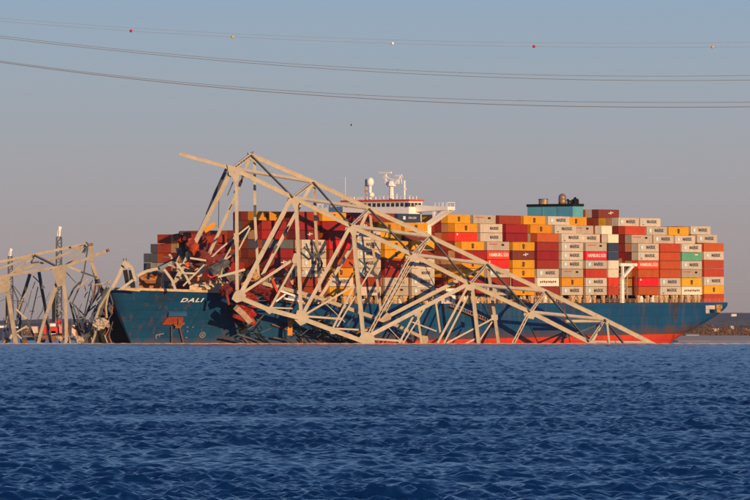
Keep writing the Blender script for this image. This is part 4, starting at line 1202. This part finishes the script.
lm('leg', [(39, 272), (42, 290), (45.5, 308), (51, 344)], 3.2, m=M_steel, dy=12, n=SHADE_N)
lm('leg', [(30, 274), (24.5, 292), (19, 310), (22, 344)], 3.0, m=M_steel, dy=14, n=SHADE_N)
lm('leg', [(28, 290), (21, 302), (17, 314)], 1.6, dy=12)
for pts, w, m, dy in (([(38, 287), (30, 323)], 1.1, M_steel, 10), ([(16, 309), (27, 319.5)], 1.8, M_truss, 6), ([(27, 319), (32, 332), (38, 344)], 2.4, M_steel, 5),
                   ([(27, 326), (15, 333)], 1.7, M_truss, 4), ([(17, 334), (25, 342)], 1.4, M_truss, 4), ([(8, 344), (14, 330)], 2.4, M_truss, 6),
                   ([(72, 303), (84, 315), (96, 305)], 1.6, M_steel, 8), ([(91.5, 284), (84.5, 314)], 1.1, M_steel, 12), ([(70, 302), (77, 330)], 2.2, M_steel, 10),
                   ([(73, 306), (81, 329)], 1.6, M_steel, 8), ([(68, 300), (74, 288), (80, 282)], 2.0, M_steel, 12), ([(64, 270), (76, 283)], .9, M_steel, 8),
                   ([(78, 288), (88, 279)], 1.6, M_truss2, 10), ([(98, 281), (99, 292)], 2.6, M_steel, 12), ([(110, 288), (94, 313), (84, 344)], 4.2, M_steel, 4),
                   ([(100, 290), (90, 306), (84, 318)], 2.8, M_steel, 7), ([(106, 296), (99, 318), (93, 344)], 3.2, M_steel, 6), ([(84, 316), (88, 344)], 3.0, M_steel, 6),
                   ([(76, 322), (82, 344)], 3.0, M_steel, 7), ([(36, 322), (44, 308)], 1.0, M_steel, 9), ([(58, 288), (57, 318), (60, 344)], 1.6, M_steel, 16),
                   ([(108, 282), (97, 310)], 1.2, M_steel, 3), ([(71, 326), (90, 336)], 2.6, M_steel, 6), ([(12, 286), (18, 300), (17, 320)], 1.6, M_steel, 9),
                   ([(13, 285), (24, 300)], 1.0, M_steel, 8), ([(8, 300), (26, 302)], .8, M_steel, 9), ([(45, 288), (33, 276)], 1.2, M_steel, 12), ([(64, 286), (68, 300)], 1.4, M_steel, 10)):
    lm('sub_strut', pts, w, m=m, dy=dy)
r4 = random.Random(77)
for i in range(60):
    x = r4.uniform(66, 112); y = r4.uniform(284, 338); a = r4.choice([r4.uniform(-1.5, -.7), r4.uniform(.6, 1.5), r4.uniform(-.4, .4)]); L_ = r4.uniform(5, 20)
    if y < 300 and x < 84: continue
    x2, y2 = min(113, x + L_ * math.cos(a) * .6), min(344, max(280, y + L_ * math.sin(a)))
    lm('bent_strut', [(x, y), ((x + x2) / 2 + r4.uniform(-1.2, 1.2), (y + y2) / 2), (x2, y2)], r4.uniform(.5, 1.5), m=r4.choice([M_steel, M_steel, M_truss2, M_steel, M_rusty]), dy=r4.uniform(-1, 10))
for i in range(22):
    x = r4.uniform(0, 62); y = r4.uniform(284, 338); a = r4.uniform(-1.5, 1.5); L_ = r4.uniform(6, 20)
    lm('bent_strut', [(x, y), (x + L_ * math.cos(a) * .6, min(344, y + L_ * math.sin(a)))], r4.uniform(.4, .9), m=r4.choice([M_steel, M_steel, M_truss2]), dy=r4.uniform(4, 14))
# pale bent arms and crumpled lumps by the bow
lm('bent_arm', [(112, 287), (104, 300), (99, 309), (96.5, 318)], 2.4, dy=-3); lm('bent_arm', [(109, 292), (106, 306), (107, 318)], 1.7, m=M_truss2, dy=-2.5)
lm('bent_arm', [(95, 327), (95.5, 334), (92, 343.6)], 2.0, dy=-3)
def lump(px, py, r, m, seed, Y=1636, parent=None, sq=(1, .8, .8)):
    rr = random.Random(seed); k = MB(); k.ball(W(px, py, Y), r, 10, 7, sq=sq)
    c = W(px, py, Y)
    k.v = [tuple(c + (Vector(v) - c) * rr.uniform(.5, 1.6)) for v in k.v]
    k.build('crumpled_plate', m, parent or left)
lump(97, 323, 1.15, M_truss, 1); lump(106, 324, 1.0, M_truss2, 2); lump(99, 326, 1.1, M_truss, 3); lump(104, 321, .9, M_truss, 4)
lump(78.5, 340, 1.1, M_truss2, 5); lump(59, 338.5, .8, M_truss2, 6)
for q in range(9):
    lump(rnd.uniform(4, 96), rnd.uniform(339.5, 342), rnd.uniform(.5, .9), rnd.choice([M_truss2, M_rusty, M_steel]), 30 + q, Y=1644)

# ------------------------------------------------------------------ wreckage on the bow and against the hull
def wreck(name, label, base, spec, Yf):
    root = empty(name, base, label, 'wreckage')
    for nm, pts, w, m, dy in spec:
        k = MB()
        Q = [W(x, y, Yf(x) + dy) for x, y in pts]
        for a, b in zip(Q, Q[1:]): k.beam(a, b, w * PX, w * PX * .7)
        k.build(nm, m, root)
    return root
bowY = lambda x: 1646 + (x - 120) * .02
w1 = wreck('twisted_portal_frame', 'pale bent steel A-frame torn loose and standing on the tip of the bow', W(124, 290, 1650),
 [('frame_leg', [(124, 263), (119, 276), (112.5, 288)], 3.4, M_truss, 0), ('frame_leg', [(127, 263), (132, 268), (135.5, 281)], 3.0, M_truss, 0),
  ('frame_arm', [(133, 280), (121, 289)], 2.6, M_truss, -1), ('frame_plate', [(123, 262), (129, 267)], 5.5, M_truss, -1),
  ('torn_spike', [(124.5, 262), (123, 258.5)], 1.0, M_steel, 0), ('torn_spike', [(126, 262), (126.2, 258)], .9, M_steel, 0),
  ('frame_arm', [(137, 276), (147, 271), (161, 268)], 3.0, M_truss, 2), ('frame_arm', [(160, 268.5), (172, 262.5)], 3.4, mat('scraped_blue_grey', (.20, .26, .32), .6, .3, .4), 1),
  ('frame_plate', [(125, 270), (128, 286)], 4.5, M_dark, 2), ('frame_plate', [(131, 270), (133, 288)], 5.0, M_dark, 4), ('frame_arm', [(112, 288), (104, 291), (96, 301)], 1.8, M_truss2, 0),
  ('frame_arm', [(122, 289), (140, 290.5)], 2.0, M_tan, -1)], bowY)
spec = []
r2 = random.Random(12)
for i in range(40):
    x = r2.uniform(163, 236); y = r2.uniform(252, 290); a = r2.uniform(-1.1, 1.6); L_ = r2.uniform(5, 17)
    x2, y2 = x + L_ * math.cos(a) * .7, min(292, y - L_ * math.sin(a) * .7)
    mm = r2.choice([M_truss, M_truss2, M_steel, M_rusty, M_steel, M_tan, M_dark, M_truss2])
    spec.append(('bent_girder', [(x, y), ((x + x2) / 2 + r2.uniform(-2, 2), (y + y2) / 2 + r2.uniform(-1.5, 1.5)), (x2, y2)], r2.uniform(.7, 2.4), mm, r2.uniform(-3, 9)))
spec += [('bent_girder', [(190, 258), (206, 260.5)], 2.0, M_truss, -4), ('bent_girder', [(176, 262), (186, 276), (190, 284)], 2.4, M_truss, -3), ('bent_girder', [(164, 269), (172, 280), (176, 291)], 2.6, M_truss, -3),
         ('bent_girder', [(182, 273), (196, 273.5)], 1.8, M_truss, -4), ('bent_girder', [(218, 277), (245, 269.5)], 2.3, M_truss, -5), ('red_sheet', [(208, 274), (216, 277)], 4, MATS['container_B'], 0),
         ('red_sheet', [(186, 266), (191, 262)], 4.5, MATS['container_B'], 1), ('yellow_sheet', [(204, 231), (215, 224)], 5.5, MATS['container_Y'], 8)]
w2 = wreck('bow_deck_wreckage', 'heap of bent girders and torn sheets lying across the foredeck', W(200, 292, 1648), spec, lambda x: 1650 + (x - 180) * .05)
spec = []
for i in range(84):
    x = r2.uniform(236, 352); yl = 301 + (x - 240) * .30
    y = r2.uniform(yl - 6, 338); a = r2.uniform(-1.3, 1.5); L_ = r2.uniform(12, 42)
    x2, y2 = x + L_ * math.cos(a) * .8, min(343, y + L_ * math.sin(a) * .7)
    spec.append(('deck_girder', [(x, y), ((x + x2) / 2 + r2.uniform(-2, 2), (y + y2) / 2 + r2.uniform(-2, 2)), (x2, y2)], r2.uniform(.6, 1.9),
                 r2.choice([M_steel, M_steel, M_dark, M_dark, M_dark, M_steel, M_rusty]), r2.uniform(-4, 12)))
for i in range(34):
    x = r2.uniform(240, 345); y = r2.uniform(268, 306); a = r2.uniform(-1.4, 1.4); L_ = r2.uniform(5, 14)
    spec.append(('beam_shade_strip', [(x, y), (x + L_ * math.cos(a) * .8, y + L_ * math.sin(a) * .6)], r2.uniform(.8, 2.0), r2.choice([M_steel, M_rusty, M_rusty, M_truss2, MATS['container_R'], MATS['container_O']]), r2.uniform(0, 14)))
spec += [('beam_shade_strip', [(272, 277), (278, 291)], 2.4, MATS['container_B'], -5), ('pale_sheet', [(280, 289), (300, 296)], 2.0, M_white, -5), ('pale_sheet', [(285, 297), (303, 300)], 1.8, M_white, -4),
         ('pale_sheet', [(276, 300), (286, 292)], 1.7, M_white, -4), ('hanging_sheet', [(290.5, 313), (290, 334)], 5.0, mat('orange_sheet', (.62, .25, .05), .7, .3, .5), 0),
         ('hanging_sheet', [(236, 306), (243, 312), (250, 320)], 6.0, mat('pale_torn_sheet', (.42, .31, .22), .7, .35, .8), -4), ('hanging_sheet', [(234, 314), (254, 322)], 4.0, MATS['container_R'], -3),
         ('hanging_sheet', [(250, 312), (254, 321)], 3.0, MATS['container_O'], -4), ('beam_shade_strip', [(227, 293), (229, 303)], 2.2, MATS['container_R'], -4),
         ('beam_shade_strip', [(330, 262), (336, 278)], 1.4, M_steel, 0), ('beam_shade_strip', [(313, 240), (322, 262), (318, 276)], 2.2, M_steel, 0), ('beam_shade_strip', [(304, 246), (316, 256), (325, 250)], 2.0, M_steel, 0),  # dark strips stand in for shadows on the container stack
         ('beam_shade_strip', [(359, 258), (370, 268), (377, 277)], 1.8, M_steel, 0), ('beam_shade_strip', [(378, 258), (372, 270), (364, 272)], 2.0, M_steel, 0), ('beam_shade_strip', [(371, 270), (378, 276)], 3.4, M_steel, 0),  # dark strips for tangled shadow and debris on the pale stack
         ('beam_shade_strip', [(425, 297), (440, 292), (452, 296)], 1.4, M_steel, 0), ('beam_shade_strip', [(420, 300), (432, 296)], 2.2, M_steel, 0)]
w3 = wreck('hanging_deck_wreckage', 'dark tangle of road deck girders hanging against the port bow above the water', W(290, 342, 1640), spec, lambda x: 1657 + (x - 240) * .36)
w3.location.z = 0

def slab(name, shape, Y, m, parent, th=1.0, lean=0.0):
    k = MB(); nn = len(shape); F_ = [W(x, y, Y + lean * (342 - y)) for x, y in shape]; B_ = [q + Vector((th * .4, th, 0)) for q in F_]
    k.v = [tuple(q) for q in F_ + B_]
    k.f = [tuple(range(nn)), tuple(range(2*nn - 1, nn - 1, -1))] + [(i, nn + i, nn + (i+1) % nn, (i+1) % nn) for i in range(nn)]
    k.m = [0] * len(k.f); return k.build(name, m, parent)
slab('dark_panel', [(94, 344), (97, 326), (102, 308), (110, 294), (116, 293), (126, 318), (134, 344)], 1664, M_dark, left, 1.5)  # black sheet added in place of the shaded starboard bow
slab('dark_panel', [(84, 344), (90, 330), (96, 328), (101, 344)], 1652, M_dark, left, 1.2)
slab('dark_panel', [(226, 301), (233, 303), (236, 314), (243, 321), (249, 331), (241, 334), (238, 326), (230, 318)], 1664, M_dark, w3, .4, 0)  # black sheet close to the hull, shaped as a patch of its shadow
# ------------------------------------------------------------------ floating boom
k = MB(); pts = []
for i in range(241):
    x = -130 + 260 * i / 240
    pts.append((x, 1592 + 3 * math.sin(x / 23) + 1.4 * math.sin(x / 7.3), .12 + .05 * math.sin(i * 1.7)))
k.tube(pts, [.10 + .05 * ((i * 7) % 3) for i in range(241)], 6)
tag(k.build('floating_boom', mat('boom_tan', (.42, .28, .17), .7, .3, 1.2)), 'thin tan floating boom stretched low across the water before the wrecks', 'floating boom')

# ------------------------------------------------------------------ left background: cranes and vessels
def crane(px, ytop, ycap, Y, h2, label, wpx, lean):
    root = empty('harbor_crane', W(px, 343, Y), label, 'crane', 'tall lattice cranes behind the left wreck'); root.location.z = .5
    s_ = Y / FPX
    top = W(px + lean, ycap, Y); base = W(px, 341, Y); base.z = .5
    k = MB(); n = 16
    def cor(f, i, j): 
        c = base.lerp(top, f); w = (wpx * (1.35 - .35 * f)) * s_ / 2
        return c + Vector((i * w, j * w, 0))
    for i, j in ((-1,-1),(1,-1),(1,1),(-1,1)): k.beam(cor(0, i, j), cor(1, i, j), wpx * .28 * s_, wpx * .28 * s_)
    k.build('mast_leg', M_steel, root)
    k = MB()
    for q in range(n):
        f0, f1 = q / n, (q + 1) / n; sg = 1 if q % 2 else -1
        k.beam(cor(f0, -sg, -1), cor(f1, sg, -1), wpx * .2 * s_, wpx * .15 * s_); k.beam(cor(f0, -sg, 1), cor(f1, sg, 1), wpx * .2 * s_, wpx * .15 * s_)
        k.beam(cor(f1, -1, -1), cor(f1, 1, -1), wpx * .2 * s_, wpx * .15 * s_)
    k.build('lattice', M_steel, root)
    k = MB(); a = W(px + lean, ycap, Y); b = W(px + lean + .8, ytop, Y)
    b2 = W(px + lean + wpx * .25, ytop, Y); k.beam(a, b2, wpx * .5 * s_, wpx * .5 * s_)
    k.beam(W(px + lean - wpx * .25, ycap - 1, Y), W(px + lean - wpx * .1, (ytop + ycap) / 2 - 1, Y), wpx * .3 * s_, wpx * .5 * s_)
    k.beam(W(px + lean + wpx * .1, ytop + 2.4, Y), W(px + lean + wpx * .62, ytop + 1.4, Y), .9 * s_, .9 * s_)
    k.build('white_head', M_white, root)
    k = MB(); k.beam(W(px - wpx * .9, 296, Y), W(px - wpx * .9, 322, Y), wpx * 1.0 * s_, wpx * s_); k.build('machine_house', M_dark, root)
crane(58.5, 226.5, 237, 2350, 0, 'tall dark lattice crane with a white head, behind the middle of the left wreck', 4.6, .5)
crane(11, 248.5, 256.5, 2450, 0, 'shorter dark lattice crane with a pale head near the left edge', 3.8, -.8)

def vessel(px0, px1, ywl, ydk, Y, hullm, decks, label, nm='work_boat', cat='boat'):
    a, b = W(px0, ywl, Y), W(px1, ydk, Y); L_ = b.x - a.x; zh = b.z
    root = empty(nm, ((a.x + b.x) / 2, Y, 0), label, cat)
    k = MB(); xm = a.x; n = 10
    for i in range(n):
        f0, f1 = i / n, (i + 1) / n
        def wd(f): return 3.2 * min(1, (1 - f) * 4 + .1)
        k.hexa([(a.x + L_*f0, Y - wd(f0), -.5), (a.x + L_*f1, Y - wd(f1), -.5), (a.x + L_*f1, Y + wd(f1), -.5), (a.x + L_*f0, Y + wd(f0), -.5),
                (a.x + L_*f0, Y - wd(f0) * 1.15, zh), (a.x + L_*f1, Y - wd(f1) * 1.15, zh + .5 * f1), (a.x + L_*f1, Y + wd(f1) * 1.15, zh + .5 * f1), (a.x + L_*f0, Y + wd(f0) * 1.15, zh)])
    k.build('hull', hullm, root)
    for (x0, x1, y0, y1, m, nme) in decks:
        p, q = W(x0, y1, Y), W(x1, y0, Y); k = MB(); k.box(p.x, q.x, Y - 2.4, Y + 2.4, p.z, q.z); o = k.build(nme, m, root)
    return root
M_vred = mat('vessel_red', (.62, .03, .02), .5, .15, .3); M_navy = mat('barge_navy', (.02, .035, .09), .6, .2, .3)
vessel(42, 63, 342.5, 336, 2200, M_rusty, [(49, 58, 327, 333.5, M_vred, 'deckhouse'), (49.5, 56, 323.5, 326.5, M_white, 'wheelhouse'), (55.6, 60.5, 319.5, 323, M_vred, 'funnel'),
       (51.5, 56, 331, 334.5, M_white, 'panel'), (43.5, 46.5, 325, 334, M_vred, 'container_rack'), (58.6, 62, 324, 333, mat('vessel_pink', (.6, .2, .16), .5), 'side_house'), (52.5, 62, 334, 336, M_dark, 'bulwark')],
       'red and white work vessel seen between the legs of the left wreck')
vessel(-12, 9, 342.5, 328.5, 2250, M_navy, [(-10, 3.5, 326.3, 328.4, M_white, 'deckhouse')], 'dark navy barge hull at the left edge of the picture', 'barge', 'barge')
vessel(24, 42, 342.5, 337.5, 2240, M_dark, [(31.5, 37.8, 326.5, 333, mat('pale_cabin', (.62, .48, .40), .6), 'cabin'), (33, 36, 333, 337.5, M_rusty, 'winch'), (16, 18, 326.5, 328, M_white, 'light_box')],
       'low dark boat with a square pale cabin behind the left wreck')
vessel(63, 84, 342.5, 338, 2260, M_navy, [(72, 76, 325, 336, mat('pale_cabin', (.62, .48, .40), .6), 'cabin'), (76, 80, 331, 338, M_rusty, 'winch')], 'small dark boat half hidden by the wreck just left of the bow')

# ------------------------------------------------------------------ power lines
M_wire = mat('aluminium_cable', (.18, .17, .18), .6, .05, 1)
M_wire2 = mat('pale_cable', (.26, .26, .28), .6, .05, 1)
YL = 900.0
def lag(P_, x):
    return float(np.interp(x, [p[0] for p in P_], [p[1] for p in P_])) if False else float(np.polyval(np.polyfit([p[0] for p in P_], [p[1] for p in P_], 3), x))
def cable(pts, r, m, label, dy=0.0, group='power cables crossing the sky'):
    xs = np.linspace(-150, 900, 106)
    k = MB(); k.tube([W(float(x), lag(pts, float(x)), YL + dy) for x in xs], r, 5)
    o = k.build('power_cable', m); tag(o, label, 'power cable', group); return o
b1 = [(0, 35.3), (100, 48), (187, 55.8), (275, 61.8), (375, 68.3), (475, 73.4), (562, 75.6), (750, 75.2)]
b2 = [(0, 37.2), (100, 50), (187, 57.8), (275, 64), (375, 71.4), (475, 77), (562, 79.3), (750, 79.8)]
c1 = [(0, 60.5), (100, 74), (187, 83), (275, 89.3), (375, 95.2), (475, 99.8), (562, 101.6), (750, 102)]
c2 = [(0, 61.8), (100, 75.5), (187, 84.8), (275, 91.8), (375, 98.6), (475, 103.8), (562, 106.3), (750, 106.6)]
a1 = [(0, 18), (131, 27.5), (232, 33.2), (375, 40), (480, 41.8), (600, 42.6), (750, 42.2)]
a2 = [(0, 21), (131, 31), (232, 36.2), (392, 44), (480, 45.6), (600, 46.6), (750, 46.8)]
cable(b1, 0.034, M_wire, 'upper cable of the middle pair of power lines', 6); cable(b2, 0.041, M_wire, 'lower cable of the middle pair of power lines', 0)
cable(c1, 0.038, M_wire, 'upper cable of the lowest pair of power lines', 6); cable(c2, 0.056, M_wire, 'lowest and thickest of the power cables', 0)
ca = cable(a1, 0.021, M_wire2, 'faint topmost cable above the marker balls', 6); cb = cable(a2, 0.024, M_wire2, 'faint thin cable carrying the coloured marker balls', 0)
for px, c, nm in ((131, (.45, .02, .02), 'dark red'), (232.5, (.75, .42, .05), 'yellow'), (392.5, (.85, .83, .80), 'white'), (534, (.50, .02, .03), 'red'), (712.5, (.75, .38, .12), 'orange')):
    k = MB(); k.ball(W(px, lag(a2, px) - .1, YL), .235, 14, 10)
    o = k.build('marker_ball', mat('marker_' + nm.replace(' ', '_'), c, .5, .05, 1), cb, True); o['label'] = nm + ' marker ball'
for px, P_ in ((356, c1), (359, c1), (397, b1), (460, b1), (520, c1), (566, c1)):
    k = MB(); q = W(px, lag(P_, px), YL + 6); k.box(q.x - .1, q.x + .1, q.y - .05, q.y + .05, q.z - .07, q.z + .07)
    k.build('cable_spacer', M_wire, [o for o in COL.objects if o.get('label', '').startswith('upper cable of the ' + ('lowest' if P_ is c1 else 'middle'))][0])

# gull
k = MB(); c = W(351.2, 125, 1500)
k.ball(c, .16, 8, 6, sq=(1.6, .8, .8)); 
k.quad(c + Vector((-.1, 0, .05)), c + Vector((.12, 0, .05)), c + Vector((.02, .3, .42)), c + Vector((-.08, .3, .40)))
k.quad(c + Vector((-.1, 0, .0)), c + Vector((.12, 0, .0)), c + Vector((.06, -.3, -.30)), c + Vector((-.05, -.3, -.32)))
tag(k.build('gull', M_dark), 'tiny dark bird flying below the power lines', 'bird')
print('objects', len(bpy.data.objects))

# ------------------------------------------------------------------ evening haze
hm = bpy.data.materials.new('haze'); hm.use_nodes = True; ht = hm.node_tree; ht.nodes.clear()
ho = ht.nodes.new('ShaderNodeOutputMaterial'); hp = ht.nodes.new('ShaderNodeVolumePrincipled')
hp.inputs['Color'].default_value = (.80, .86, 1.0, 1); hp.inputs['Density'].default_value = HAZE; hp.inputs['Anisotropy'].default_value = .0
ht.links.new(hp.outputs[0], ho.inputs['Volume'])
k = MB(); k.box(-9000, 9000, -400, 9000, -2.0, 75.0)
tag(k.build('haze', hm), 'thin evening haze lying over the river', kind='stuff')
